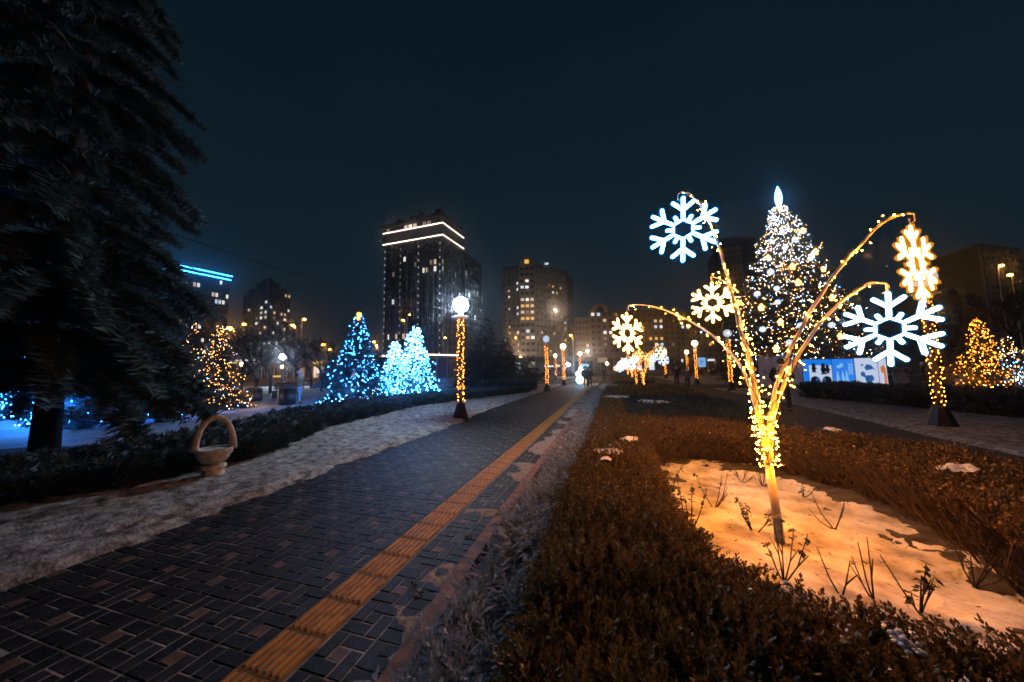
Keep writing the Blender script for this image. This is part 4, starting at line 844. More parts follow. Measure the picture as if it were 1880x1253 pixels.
# ------------------------------------------------------------------ picture boards round the tree
def bmat(name, col, st):
    m = emat(name, col, st, True); m.node_tree.nodes['Principled BSDF'].inputs['Base Color'].default_value = (.08, .08, .08, 1); return m
E_['bd_blue'] = bmat('backlit_blue', (.0, .23, .95), .8); E_['bd_pale'] = bmat('backlit_pale', (.22, .52, 1.0), .85); E_['bd_white'] = bmat('backlit_white', (.62, .72, .95), .80)
M['ink'] = mat('dark_ink', (.01, .03, .07), .6); M['inkblue'] = mat('blue_ink', (.01, .10, .28), .6); M['inkor'] = mat('orange_ink', (.75, .24, .06), .6); M['grey'] = mat('grey_board', (.42, .44, .50), .7, col2=(.26, .28, .33), scale=2.5)
E_['ink_mid'] = bmat('backlit_mid_blue', (.01, .16, .50), .55); E_['ink_or'] = bmat('backlit_orange', (1.0, .26, .06), .55)
def board(p0, p1, z0, z1, face, label, prints):
    p0 = np.array(p0[:2]); p1 = np.array(p1[:2]); d = p1-p0; L = np.linalg.norm(d); d = d/L; nrm = np.array([d[1], -d[0]])
    if nrm @ (-p0) < 0: nrm = -nrm
    t = thing('picture_board', label, 'picture board', (0,0,0), 0, 'picture boards round the Christmas tree')
    m_ = MB(); m_.obox(p0, d, nrm, 0, L, z0, z1, -.08, -.01); m_.build('backing', M['black'], t)
    m_ = MB(); m_.obox(p0, d, nrm, .02, L-.02, z0+.02, z1-.02, -.01, .0); m_.build('panel', face, t)
    for k, (mm, shapes) in enumerate(prints):
        m_ = MB()
        for sh in shapes:
            q = [(p0[0]+d[0]*L*a+nrm[0]*o_, p0[1]+d[1]*L*a+nrm[1]*o_, z0+(z1-z0)*b) for o_ in (.001+.003*(k+1), .0005) for a, b in sh]; n = len(sh)
            m_.add(q, [tuple(range(n)), ]+[(i, (i+1) % n, n+(i+1) % n, n+i) for i in range(n)])
        m_.build('print', mm, t)
def ell(cx, cy_, rx, ry, n=14, a0=0): return [(cx+rx*math.cos(2*PI*k/n+a0), cy_+ry*math.sin(2*PI*k/n+a0)) for k in range(n)]
def rect(a, b, c, d): return [(a, c), (b, c), (b, d), (a, d)]
def bird(cx, cy_, s): return [ell(cx, cy_, .10*s, .13*s), ell(cx, cy_+.15*s, .08*s, .07*s), [(cx+.06*s, cy_+.15*s), (cx+.14*s, cy_+.13*s), (cx+.06*s, cy_+.12*s)], ell(cx-.05*s, cy_-.14*s, .06*s, .025*s), ell(cx+.06*s, cy_-.14*s, .06*s, .025*s), [(cx+.08*s,cy_+.06*s),(cx+.17*s,cy_-.02*s),(cx+.08*s,cy_-.02*s)]]
def bell(cx, cy_, s): return [[(cx-.02*s, cy_+.3*s), (cx+.02*s, cy_+.3*s), (cx+.07*s, cy_+.1*s), (cx+.13*s, cy_-.2*s), (cx-.13*s, cy_-.2*s), (cx-.07*s, cy_+.1*s)], ell(cx, cy_-.22*s, .04*s, .04*s)]
bp = [at(1473, 18.2), at(1527, 17.9), at(1568, 18.3), at(1612, 17.6), at(1627, 18.6)]
zt = zat(bp[0][0], bp[0][1], 660)
board(bp[0], bp[1], .15, zt, E_['bd_blue'], 'backlit blue board with dark penguin silhouettes on a white block', [(E_['bd_white'], [rect(.22, .98, .12, .80)]), (M['ink'], bird(.38, .70, .75)+bird(.70, .66, .9)+bird(.84, .66, .7)+[ell(.40,.33,.16,.13),ell(.80,.33,.15,.13),ell(.42,.2,.12,.10),ell(.78,.2,.12,.10)]), (E_['ink_mid'], [ell(.48,.34,.06,.08),ell(.70,.34,.06,.08)])])
board(bp[1], bp[2], .15, zt, E_['bd_blue'], 'backlit blue board with pale bells and a lattice window', [(E_['bd_pale'], bell(.22, .38, .75)+bell(.45, .36, .8)+bell(.62, .40, .75)+[ell(.3,.75,.10,.05),ell(.42,.8,.08,.06)]+[rect(.72+.11*i, .80+.11*i, .50+.09*j, .565+.09*j) for i in range(2) for j in range(4)])])
board(bp[2], bp[3], .12, zt+.03, E_['bd_white'], 'backlit white board with a blue child in a bobble hat', [(E_['ink_mid'], [[(.42,.70),(.50,.60),(.78,.66),(.90,.60),(.70,.78),(.52,.80)], ell(.34,.78,.05,.035), ell(.34,.50,.10,.08), [(.42,.46),(.72,.48),(.78,.40),(.78,.32),(.68,.30),(.66,.22),(.46,.22),(.42,.34)], [(.30,.50),(.45,.46),(.42,.38)], [(.44,.22),(.66,.22),(.66,.06),(.44,.06)]]), (E_['bd_white'], [ell(.62,.56,.12,.08)])])
board(bp[3], bp[4], .12, zt+.03, E_['bd_white'], 'narrow backlit board with an orange animal figure', [(E_['ink_or'], [[(.2,.70),(.6,.78),(.85,.66),(.9,.2),(.75,.06),(.55,.06),(.6,.5),(.3,.55)]])])
board(at(1392, 22.5), at(1418, 21.5), .1, 2.2, M['grey'], 'pale grey board left of the standing man', [(M['stone'], [rect(.2,.8,.1,.85)])])
board(at(1418, 21.5), at(1446, 20.3), .1, 2.2, M['grey'], 'grey board with an arch print directly behind the standing man', [(M['stone'], [ell(.5,.55,.3,.3)])])
tin = bmesh.new() if False else None
board(at(1446, 20.3), at(1474, 18.3), .1, zt+.02, M['grey'], 'grey board printed with a silvery tinsel tree', [(M['snow'], [ell(random.uniform(.15,.85), random.uniform(.1,.85), .03, .012, 6) for _ in range(60)])])
# A-frame board, box and small sign on the right
x, y = at(1652, 17.5); a = thing('easel_board', 'dark blank easel board standing behind the right hedge', 'easel', (x, y, 0), .3)
m_ = MB(); m_.add([(-.45,-.1,.25),(.45,-.1,.25),(.36,.1,1.15),(-.36,.1,1.15),(-.45,-.07,.25),(.45,-.07,.25),(.36,.13,1.15),(-.36,.13,1.15)], [(0,1,2,3),(7,6,5,4),(0,4,5,1),(2,6,7,3),(1,5,6,2),(0,3,7,4)]); m_.build('board', M['inkblue'], a)
for s in (-1,1):
    m_ = MB(); m_.tube([(s*.42,-.14,0),(s*.33,.14,1.2)], .02, 5); m_.build('leg', M['bark'], a)
m_ = MB(); m_.tube([(.2,.6,0),(0,.1,1.1)], .02, 5); m_.build('leg', M['bark'], a)
# ------------------------------------------------------------------ buildings
M['brick_beige'] = mat('beige_brick_wall', (.44, .42, .41), .85, var=.15, scale=.4); M['brick_brown'] = mat('brown_brick_wall', (.30, .21, .16), .85, var=.15, scale=.4)
M['conc'] = mat('grey_concrete_wall', (.22, .23, .25), .8, var=.15, scale=.3); M['tower'] = mat('dark_cladding', (.012, .018, .024), .5, var=.2, scale=.3); M['glass'] = mat('dark_glazing', (.010, .015, .022), .30)
M['rib'] = mat('grey_rib', (.04, .05, .06), .6)
win_me = {}
def facade(t, p, q, z0, z1, floors, cols, wallmat, pier=.30, span=.42, dep=.3, lit=(), prob=0.0, pal=('win_w','win_p','win_y'), seed=0, nrm=None, bay=()):
    r = random.Random(seed); p = np.array(p, float); q = np.array(q, float); d = q-p; L = np.linalg.norm(d); d /= L
    n = np.array([d[1], -d[0]]) if nrm is None else nrm
    if n @ (-p) < 0 and nrm is None: n = -n
    W_ = MB(); cw = L/cols; fh = (z1-z0)/floors
    for k in range(cols+1):
        a = k*cw; W_.obox(p, d, n, max(0, a-pier*cw/2), min(L, a+pier*cw/2), z0, z1, 0, dep)
    for f in range(floors+1):
        z = z0+f*fh
        za, zb = max(z0, z-span*fh*.5), min(z1, z+span*fh*.5)
        W_.obox(p, d, n, .02, L-.02, za+.001, zb-.001, 0, dep-.02)
    o = W_.build('wall', wallmat, t)
    mu = MB()
    for f in range(floors):
        for k in range(cols):
            zc = z0+f*fh+span*fh*.5; zd = z0+(f+1)*fh-span*fh*.5; a0 = k*cw+pier*cw/2; a1 = (k+1)*cw-pier*cw/2
            L_ = None
            for c in lit:
                if c[0] == k and c[1] == f: L_ = c[2]
            if L_ is None and prob and r.random() < prob: L_ = r.choice(pal)
            if L_:
                m_ = MB(); m_.obox(p, d, n, a0+.03, a1-.03, zc+.03, zd-.03, .01, .06); m_.build('window', E_[L_], t)
            mu.obox(p, d, n, (a0+a1)/2-.05, (a0+a1)/2+.05, zc, zd, .0, .1)
    mu.build('mullions', wallmat, t, stuff=True)
def tower4(near, left, right):
    near, left, right = map(np.array, (near, left, right)); return near, left, right, left+right-near
# A: left tower with blue crown light
nA, lA, rA, bA = tower4(at(318, 120), at(262, 127), at(411, 134)); zA = zat(*nA, 489)
t = thing('glass_tower', 'tower at the left with glowing blue double line round its roof', 'building')
m_ = MB(); m_.prism([tuple(lA), tuple(nA), tuple(rA), tuple(bA)], 0, zA-1); m_.build('glazing', M['glass'], t)
litA = [(3,13,'win_p'),(4,13,'win_w'),(1,13,'win_d'),(8,12,'win_p'),(9,12,'win_w'),(9,11,'win_c'),(10,11,'win_c'),(11,11,'win_w'),(10,14,'win_w'),(6,10,'win_p'),(5,7,'win_w'),(4,7,'win_p'),(10,7,'win_w'),(6,5,'win_w'),(12,5,'win_y'),(7,4,'win_d'),(9,9,'win_d')]
facade(t, nA, rA, 0, zA-2, 15, 13, M['tower'], .3, .4, .25, litA, .03, ('win_d','win_w')); facade(t, lA, nA, 0, zA-2, 15, 9, M['tower'], .3, .4, .25, [(6,13,'win_c'),(7,12,'win_w')], .04, ('win_d','win_w'))
for off, zz in ((.9, zA), (.5, zA-1.6)):
    m_ = MB(); cen = (nA+bA)/2; ex = lambda P_: P_+(P_-cen)/np.linalg.norm(P_-cen)*off
    m_.tube([(*ex(lA), zz), (*ex(nA), zz), (*ex(rA), zz)], .16, 5); m_.build('roof_light', E_['led_blue'], t)
m_ = MB(); m_.prism([tuple(nA+(P_-cen)*1.02+(cen-nA)) for P_ in (lA, nA, rA, bA)], zA-2, zA-.3); m_.build('roof', M['tower'], t)
m_ = MB(); dA = (rA-nA)/np.linalg.norm(rA-nA); nn = np.array([dA[1], -dA[0]]); LA = np.linalg.norm(rA-nA)
for s0, s1, z1 in ((.30, .34, .66), (.80, .83, .60)): m_.obox(nA, dA, nn, s0*LA, s1*LA, 0, zA*z1, .2, .7)
m_.obox(nA, dA, nn, -.0*LA, .34*LA, zA*.66, zA*.68, .2, .72); m_.obox(nA, dA, nn, .8*LA, LA, zA*.6, zA*.62, .2, .72); m_.build('portal_frame', M['conc'], t)
# B: stepped-roof tower
p0, p1, p2 = at(440, 190), at(487, 178), at(527, 192); zB = zat(*p1, 531)
t = thing('apartment_tower', 'faint stepped-roof tower behind the bare trees', 'building'); nB, lB, rB, bB = tower4(p1, p0, p2)
m_ = MB(); m_.prism([tuple(lB), tuple(nB), tuple(rB), tuple(bB)], 0, zB); m_.build('glazing', M['glass'], t)
facade(t, lB, nB, 0, zB, 17, 6, M['conc'], .4, .45, .4, [(4,11,'win_w'),(5,12,'win_c'),(5,11,'win_p'),(4,8,'win_w'),(5,6,'win_c'),(4,6,'win_c'),(0,6,'win_p'),(1,6,'win_y'),(2,6,'win_p'),(5,14,'win_c'),(4,13,'win_w'),(3,10,'win_w'),(5,9,'win_p')], .12, ('win_w','win_d','win_p')); facade(t, nB, rB, 0, zB, 17, 6, M['conc'], .4, .45, .4, [(0,6,'win_c'),(2,6,'win_w'),(3,6,'win_p'),(4,11,'win_w'),(5,13,'win_w'),(1,8,'win_w'),(0,13,'win_c'),(3,12,'win_p'),(2,10,'win_w'),(4,9,'win_p')], .12, ('win_w','win_d','win_p'))
cB = (lB+rB)/2
for k, (sc, za, zb) in enumerate([(.82, 0, 3.2), (.55, 3.2, 6.5), (.25, 6.5, 9.5)]):
    m_ = MB(); m_.prism([tuple(cB+(P_-cB)*sc) for P_ in (lB, nB, rB, bB)], zB+za+.01, zB+zb); m_.build('roof', M['conc'], t)
m_ = MB(); m_.tube([(*cB, zB+9.5), (*cB, zB+14)], [.5, .08], 6); m_.build('mast', M['conc'], t)
# C: dark tower with two light lines
nC, lC, rC, bC = tower4(at(812, 110), at(698, 118.7), at(852, 123.6)); z1 = zat(*nC, 409); z2 = zat(*nC, 431); zr = zat(*nC, 396); cC = (nC+bC)/2
t = thing('dark_tower', 'tall black tower with two pale light lines below its roof', 'building'); sh = lambda s: [tuple(cC+(P_-cC)*s) for P_ in (lC, nC, rC, bC)]
m_ = MB(); m_.prism(sh(.93), 0, z2); m_.build('glazing', M['glass'], t)
m_ = MB(); m_.prism(sh(.985), z2+.25, z1-.25); m_.build('upper_band', M['tower'], t)
m_ = MB(); m_.prism(sh(.92), z1+.2, zr-.3); m_.build('attic', M['tower'], t)
m_ = MB(); m_.prism(sh(1.04), zr-.3, zr+.5); m_.build('cornice', M['tower'], t)
for zz, s_c in ((z1, 1.0), (z2, 1.0)):
    q = sh(s_c); m_ = MB(); m_.tube([(*q[0], zz), (*q[1], zz), (*q[2], zz)], .17, 5); m_.build('light_line', E_['led_pink'], t)
rp = MB(); rp.prism([tuple(cC+(np.array(P_)-cC)*.7) for P_ in sh(1)], zr+.5, zr+2.2); rng2 = random.Random(2)
for k in range(26):
    a, b_ = rng2.uniform(-.42,.42), rng2.uniform(-.42,.42); q = cC+(rC-nC)*a+(lC-nC)*b_; s = rng2.uniform(.5,1.6); rp.box(q[0]-s, q[0]+s, q[1]-s, q[1]+s, zr+2.0, zr+2.4+rng2.uniform(.3,1.6))
rp.build('roof_plant', M['black'], t)
q = sh(.935)
def along(a, b, s): return np.array(a)+(np.array(b)-np.array(a))*s
fl = 19
facade(t, q[0], q[1], 0, z2-.2, fl, 15, M['tower'], .34, .30, .3, [(5,16,'win_w'),(2,10,'win_c'),(10,14,'win_w'),(11,14,'win_p'),(13,14,'win_w'),(12,15,'win_d'),(13,15,'win_p'),(1,5,'win_w'),(3,5,'win_p'),(5,5,'win_p'),(6,5,'win_w'),(11,2,'win_w')], .012, ('win_d',))
facade(t, q[1], q[2], 0, z2-.2, fl, 7, M['tower'], .34, .30, .3, [(0,15,'win_p'),(0,14,'win_w')], .02, ('win_d',))
E_['dot'] = emat('facade_spot', (.8, .9, 1.0), .6, False)
dots = MB(); fh = (z2-.2)/fl
for (a, b_, s) in ((q[0], q[1], .01), (q[0], q[1], .30), (q[0], q[1], .62), (q[0], q[1], .985), (q[1], q[2], .42)):
    P_ = along(a, b_, s); d = np.array(b_)-np.array(a); d /= np.linalg.norm(d); n_ = np.array([d[1], -d[0]]); n_ = -n_ if n_ @ (-P_) < 0 else n_
    for f in range(1, fl): dots.obox(P_, d, n_, -.10, .10, f*fh-.28, f*fh+.28, .3, .5)
dots.build('facade_spots', E_['dot'], t, stuff=True)
rb = MB()
for (a, b_, n_k) in ((q[0], q[1], 10), (q[1], q[2], 5)):
    for k in range(n_k+1):
        P_ = along(a, b_, (k+.35)/(n_k+.7)); d = np.array(b_)-np.array(a); d /= np.linalg.norm(d); n_ = np.array([d[1], -d[0]]); n_ = -n_ if n_ @ (-P_) < 0 else n_
        rb.obox(P_, d, n_, -.16, .16, 0, z2-.3, .3, .55)
rb.build('ribs', M['rib'], t)
# attic windows
facade(t, sh(.925)[0], sh(.925)[1], z1+.25, zr-.4, 1, 12, M['tower'], .25, .3, .2, [(4,0,'win_p'),(5,0,'win_w'),(6,0,'win_p'),(0,0,'win_d'),(8,0,'win_d'),(9,0,'win_d')])
# C2: its rear wing
nD, lD, rD, bD = tower4(at(853, 122), at(842, 128), at(884, 138)); zD = zat(*nD, 466)
t = thing('tower_wing', 'lower dark wing stepping down behind the black tower', 'building'); m_ = MB(); m_.prism([tuple(lD), tuple(nD), tuple(rD), tuple(bD)], 0, zD); m_.build('glazing', M['glass'], t)
facade(t, nD, rD, 0, zD-.5, 17, 6, M['tower'], .34, .3, .3, [(0,14,'win_d'),(1,11,'win_w'),(3,8,'win_c'),(4,12,'win_d')], .02, ('win_d',)); cD = (nD+bD)/2
m_ = MB(); m_.prism([tuple(cD+(P_-cD)*1.03) for P_ in (lD, nD, rD, bD)], zD, zD+.8); m_.build('cornice', M['tower'], t)
# D: beige apartment tower
pl, pm1, pm2, pr = at(926, 158), at(957, 152), at(984, 152), at(1043, 166); zE = zat(*at(970, 152), 492)
t = thing('apartment_tower', 'beige apartment tower with an arched attic and many lit windows', 'building')
back = [tuple(np.array(pr)+np.array([2, 18])), tuple(np.array(pl)+np.array([-4, 18]))]
m_ = MB(); m_.prism([pl, pm1, pm2, pr]+back, 0, zE); m_.build('glazing', M['glass'], t)
pal = ('win_w','win_p','win_y','win_d')
facade(t, pl, pm1, 0, zE, 17, 4, M['brick_beige'], .58, .6, .4, [(1,13,'win_p'),(3,14,'win_w'),(3,13,'win_w'),(1,12,'win_w'),(3,10,'win_w'),(3,9,'win_c'),(1,10,'win_p'),(1,6,'win_y'),(3,6,'win_w'),(0,5,'win_c'),(3,4,'win_p'),(3,3,'win_p')], .06, pal, 3)
facade(t, pm1, pm2, 0, zE+1, 17, 3, M['brick_beige'], .34, .52, .9, [(1,14,'win_w'),(0,13,'win_c'),(1,13,'win_w'),(0,11,'win_p'),(1,11,'win_w'),(2,11,'win_p'),(0,10,'win_y'),(1,10,'win_y'),(2,10,'win_p'),(0,9,'win_p'),(1,9,'win_d'),(2,9,'win_p'),(0,8,'win_y'),(1,8,'win_y'),(2,8,'win_y'),(1,6,'win_c'),(1,5,'win_p'),(2,5,'win_w'),(1,1,'win_d')], .0, pal, 4)
facade(t, pm2, pr, 0, zE, 17, 8, M['brick_beige'], .58, .6, .4, [(4,14,'win_y'),(6,14,'win_p'),(4,13,'win_w'),(4,12,'win_d'),(6,9,'win_p'),(7,8,'win_w'),(7,7,'win_p'),(1,6,'win_p'),(4,6,'win_y'),(5,7,'win_d'),(6,5,'win_d'),(5,10,'win_d')], .05, pal, 5)
bal = MB()
for (a, b_, ss) in ((pl, pm1, (.12,)), (pm2, pr, (.32, .93))):
    d = np.array(b_)-np.array(a); L_ = np.linalg.norm(d); d /= L_; n_ = np.array([d[1], -d[0]]); n_ = -n_ if n_ @ (-np.array(a)) < 0 else n_
    for s in ss:
        for f in range(1, 16): bal.obox(np.array(a), d, n_, s*L_-1.4, s*L_+1.4, f*zE/17-.3, f*zE/17+.75, .4, 1.5)
bal.build('balconies', M['brick_beige'], t, stuff=True)
m_ = MB(); dM = np.array(pm2)-np.array(pm1); LM = np.linalg.norm(dM); dM /= LM; nM = np.array([dM[1], -dM[0]]); nM = -nM if nM @ (-np.array(pm1)) < 0 else nM
am = MB(); ar = [(LM/2+LM*.52*math.cos(PI*k/12), zE+1+4.6*math.sin(PI*k/12)) for k in range(13)]
v3 = [(pm1[0]+dM[0]*a+nM[0]*o_, pm1[1]+dM[1]*a+nM[1]*o_, z) for o_ in (1.0, -3.0) for a, z in ar]; am.add(v3, [tuple(range(13)), tuple(range(25, 12, -1))]+[(i, i+1, 14+i, 13+i) for i in range(12)]+[(12, 0, 13, 25)]); am.build('attic_arch', M['brick_beige'], t)
m_ = MB(); m_.obox(np.array(pm1), dM, nM, LM*.36, LM*.64, zE+1.8, zE+3.6, 1.0, 1.08); m_.build('window', E_['win_y'], t)
m_ = MB(); m_.prism([tuple(np.array(pm2)*1.01), tuple(np.array(pr)*.995), back[0], tuple(np.array(back[1])), tuple(np.array(pl)*1.0)], zE+.01, zE+2.6); m_.build('roof', M['conc'], t)
m_ = MB(); P_ = np.array(at(1010, 158)); m_.box(P_[0]-.9, P_[0]+.9, P_[1]-2.4, P_[1]-2.2, zE+2.7, zE+3.5); m_.build('roof_lamp', E_['win_c'], t)
# E: long brown block with arch (centre right)
def block(us, deps, vt, floors, cols, wallm, label, arch=None, prob=.06, seed=1, lit=(), pal=pal, name='apartment_block', fl_dep=.4, roofm='conc'):
    pts = [at(u, d_) for u, d_ in zip(us, deps)]; z = zat(*pts[0], vt); t = thing(name, label, 'building', group='apartment blocks beyond the road')
    bk = [tuple(np.array(pts[-1])+np.array([1, 16])), tuple(np.array(pts[0])+np.array([-1, 16]))]
    m_ = MB(); m_.prism(pts+bk, 0, z); m_.build('glazing', M['glass'], t)
    for k in range(len(pts)-1):
        facade(t, pts[k], pts[k+1], 0, z, floors, cols[k], wallm, .45, .5, fl_dep, lit if k == 0 else (), prob, pal, seed+k)
    c = np.mean(np.array(pts+bk), 0); m_ = MB(); m_.prism([tuple(c+(np.array(P_)-c)*1.015) for P_ in pts+bk], z+.01, z+1.0); m_.build('cornice', M[roofm], t)
    if arch:
        a0 = at(arch[0], deps[0]-1.5); w, h_ = arch[1], arch[2]; d = np.array(pts[1])-np.array(pts[0]); d /= np.linalg.norm(d); n_ = np.array([d[1], -d[0]]); n_ = -n_ if n_ @ (-np.array(a0)) < 0 else n_
        am = MB(); ro = [(w*math.cos(PI*k/14), z-.5+h_*math.sin(PI*k/14)) for k in range(15)]; ri = [(w*.7*math.cos(PI*k/14), z-.5+h_*.7*math.sin(PI*k/14)) for k in range(15)]
        v3 = [(a0[0]+d[0]*a+n_[0]*o_, a0[1]+d[1]*a+n_[1]*o_, zz) for o_ in (.4, -2.5) for a, zz in ro+ri]
        fs = []
        for i in range(14): fs += [(i, i+1, 16+i, 15+i), (30+i+1, 30+i, 45+i, 46+i), (i+1, i, 30+i, 31+i), (15+i, 16+i, 46+i, 45+i)]
        am.add(v3, fs); am.build('arch', wallm, t)
        m_ = MB(); v3 = [(a0[0]+d[0]*a-n_[0]*1.2, a0[1]+d[1]*a-n_[1]*1.2, zz) for a, zz in ri]; m_.add(v3, [tuple(range(15))]); m_.build('arch_glazing', M['glass'], t)
    return t, z, pts
block([1058, 1090], [152, 150], 588, 9, [5], M['brick_brown'], 'narrow dark block left of the arched brown block', prob=.03)
block([1086, 1330], [140, 150], 572, 10, [24], M['brick_brown'], 'long brown apartment block with a round roof arch behind the golden snowflake', arch=(1107, 3.4, 3.6), seed=9, prob=.03,
      lit=[(11,8,'win_p'),(12,8,'win_p'),(11,7,'win_c'),(12,7,'win_w'),(11,5,'win_y'),(12,5,'win_y'),(11,4,'win_w'),(12,4,'win_c'),(11,2,'win_d'),(12,2,'win_w'),(8,5,'win_d'),(16,7,'win_c'),(17,7,'win_w'),(2,6,'win_w'),(3,6,'win_w'),(2,5,'win_d'),(1,9,'win_c'),(21,4,'win_y'),(14,4,'win_d')])
block([1334, 1376, 1412], [170, 165, 172], 462, 20, [5, 5], M['conc'], 'grey stepped tower half hidden by the Christmas tree', prob=.0)
block([1346, 1405], [176, 176], 440, 3, [6], M['conc'], 'stepped penthouse roof rising over the grey tower by the Christmas tree', prob=0)
block([1700, 1765, 1832], [118, 118, 124], 541, 10, [7, 7], M['brick_brown'], 'brown apartment block with a round roof arch behind the amber conifer', arch=(1772, 3.8, 3.4), prob=.015, seed=31, lit=[(1,7,'win_y'),(2,7,'win_y')])
block([1826, 1905], [112, 118], 452, 16, [9], M['conc'], 'tall dark tower at the right edge of the view', prob=.008, seed=41)
block([1530, 1712], [150, 135], 598, 8, [16], M['brick_brown'], 'low dark block behind the white snowflake and Christmas tree', prob=.02, seed=51)
block([1395, 1540], [160, 155], 560, 11, [14], M['brick_brown'], 'dark block directly behind the Christmas tree', prob=.02, seed=55)
# shops along the road
def shop(us, dep, vt, label, wallm, signs, prob=.5, seed=3, cols=8):
    pts = [at(us[0], dep), at(us[1], dep)]; z = zat(*pts[0], vt); t = thing('shop_building', label, 'shop', group='low shops along the road'); bk = [tuple(np.array(pts[1])+np.array([0, 9])), tuple(np.array(pts[0])+np.array([0, 9]))]
    m_ = MB(); m_.prism(pts+bk, 0, z); m_.build('glazing', M['glass'], t)
    facade(t, pts[0], pts[1], 0, z, 1, cols, wallm, .2, .35, .3, (), prob, ('win_p','win_d','win_w','win_c'), seed)
    m_ = MB(); m_.prism([(pts[0][0]-.4, pts[0][1]-.8), (pts[1][0]+.4, pts[1][1]-.8)]+bk, z+.01, z+.5); m_.build('roof', M['conc'], t)
    d = np.array(pts[1])-np.array(pts[0]); d /= np.linalg.norm(d); n_ = np.array([d[1], -d[0]]); n_ = -n_ if n_ @ (-np.array(pts[0])) < 0 else n_
    for (u0, u1, v0, v1, em) in signs:
        a = np.array(at(u0, dep-.9)); b_ = np.array(at(u1, dep-.9)); m_ = MB(); m_.obox(a, (b_-a)/np.linalg.norm(b_-a), n_, 0, np.linalg.norm(b_-a), zat(*a, v1), zat(*a, v0), 0, .25); m_.build('sign', E_[em], t)
E_['sign_c'] = emat('shop_sign_cyan', (.25, .65, 1.0), 1.2, False); E_['sign_y'] = emat('shop_sign_amber', (1.0, .6, .12), .9, False); E_['sign_w'] = emat('shop_sign_white', (.8, .92, 1.0), 1.2, False)
shop([930, 1090], 96, 660, 'dark shop row with cyan and amber signs at the path end', M['conc'], [(1067, 1081, 669, 674, 'sign_c'), (1020, 1028, 670, 674, 'sign_y'), (969, 980, 672, 676, 'sign_w'), (971, 981, 678, 683, 'sign_w'), (1000, 1016, 672, 674, 'sign_w')], .12, 4, 12)
shop([1090, 1240], 92, 652, 'brown shop row with lit windows behind the distant snowflakes', M['brick_brown'], [(1098, 1115, 657, 666, 'win_d'), (1252, 1254, 660, 665, 'sign_w')], .25, 6, 12)
shop([1238, 1420], 98, 658, 'dark shop row behind the lit billboard', M['brick_brown'], [(1300, 1312, 660, 663, 'sign_w')], .05, 8, 12)
shop([425, 480], 70, 660, 'small kiosk with a row of white roof lamps behind the bare trees', M['conc'], [(424, 476, 661.5, 663, 'sign_w'), (428, 434, 664, 668, 'sign_y'), (462, 470, 664, 668, 'sign_y')], .5, 5, 6)
shop([560, 690], 66, 668, 'low shop with scattered lit windows behind the slim blue conifer', M['conc'], [(583, 588, 675, 684, 'sign_w'), (575, 590, 664, 669, 'sign_y')], .3, 15, 9)
shop([480, 562], 66, 672, 'low dark shop with amber doors between the bare trees', M['brick_brown'], [(503, 517, 690, 693, 'sign_y')], .35, 16, 7)
# pavilion with a light line along its roof
pa, pb = at(697, 78), at(842, 78); zp = zat(*pa, 655); t = thing('pavilion', 'long low pavilion with a glowing white line along its roof edge', 'pavilion')
m_ = MB(); m_.prism([pa, pb, (pb[0], pb[1]+8), (pa[0], pa[1]+8)], zp-.6, zp); m_.build('roof', M['tower'], t)
m_ = MB(); m_.tube([(pa[0], pa[1]-.2, zp), (*((np.array(pa)+np.array(pb))/2+np.array([0,-1.2])), zp+.35), (pb[0], pb[1]-.2, zp)], .13, 5); m_.build('light_line', E_['led_pink'], t)
for k in range(8):
    q = np.array(pa)+(np.array(pb)-np.array(pa))*k/7; m_ = MB(); m_.tube([(q[0], q[1]+.3, 0), (q[0], q[1]+.3, zp-.6)], .12, 6); m_.build('post', M['conc'], t)
m_ = MB(); m_.box(pa[0]+2, pb[0]-2, pa[1]+4.5, pa[1]+7, 0, zp-.7); m_.build('wall', M['tower'], t)
m_ = MB(); q = np.array(pa)+(np.array(pb)-np.array(pa))*.82; m_.box(q[0]-5, q[0]+1, q[1]+3.8, q[1]+3.9, 1.6, 1.9); m_.build('sign', E_['sign_y'], t)
# billboard
q = np.array(at(1289, 60)); t = thing('billboard', 'square lit blue billboard with scribbled print by the right lamp', 'billboard', (q[0], q[1], 0), -.2)
m_ = MB(); m_.box(-.6, .6, -.1, .1, zat(*q, 674), zat(*q, 657)); m_.build('panel', E_['bd_pale'], t); m_ = MB(); m_.tube([(0,0,0),(0,0,zat(*q, 675))], .08, 6); m_.build('post', M['black'], t)
m_ = MB(); za, zb = zat(*q, 672), zat(*q, 659)
for k in range(4): m_.tube([(math.cos(a)*.36*(k+1)/4, -.115, (za+zb)/2+math.sin(a)*.5*(k+1)/4*(zb-za)*.7) for a in np.linspace(0, 5.2, 12)], .025, 4)
m_.build('print', E_['ink_mid'], t)
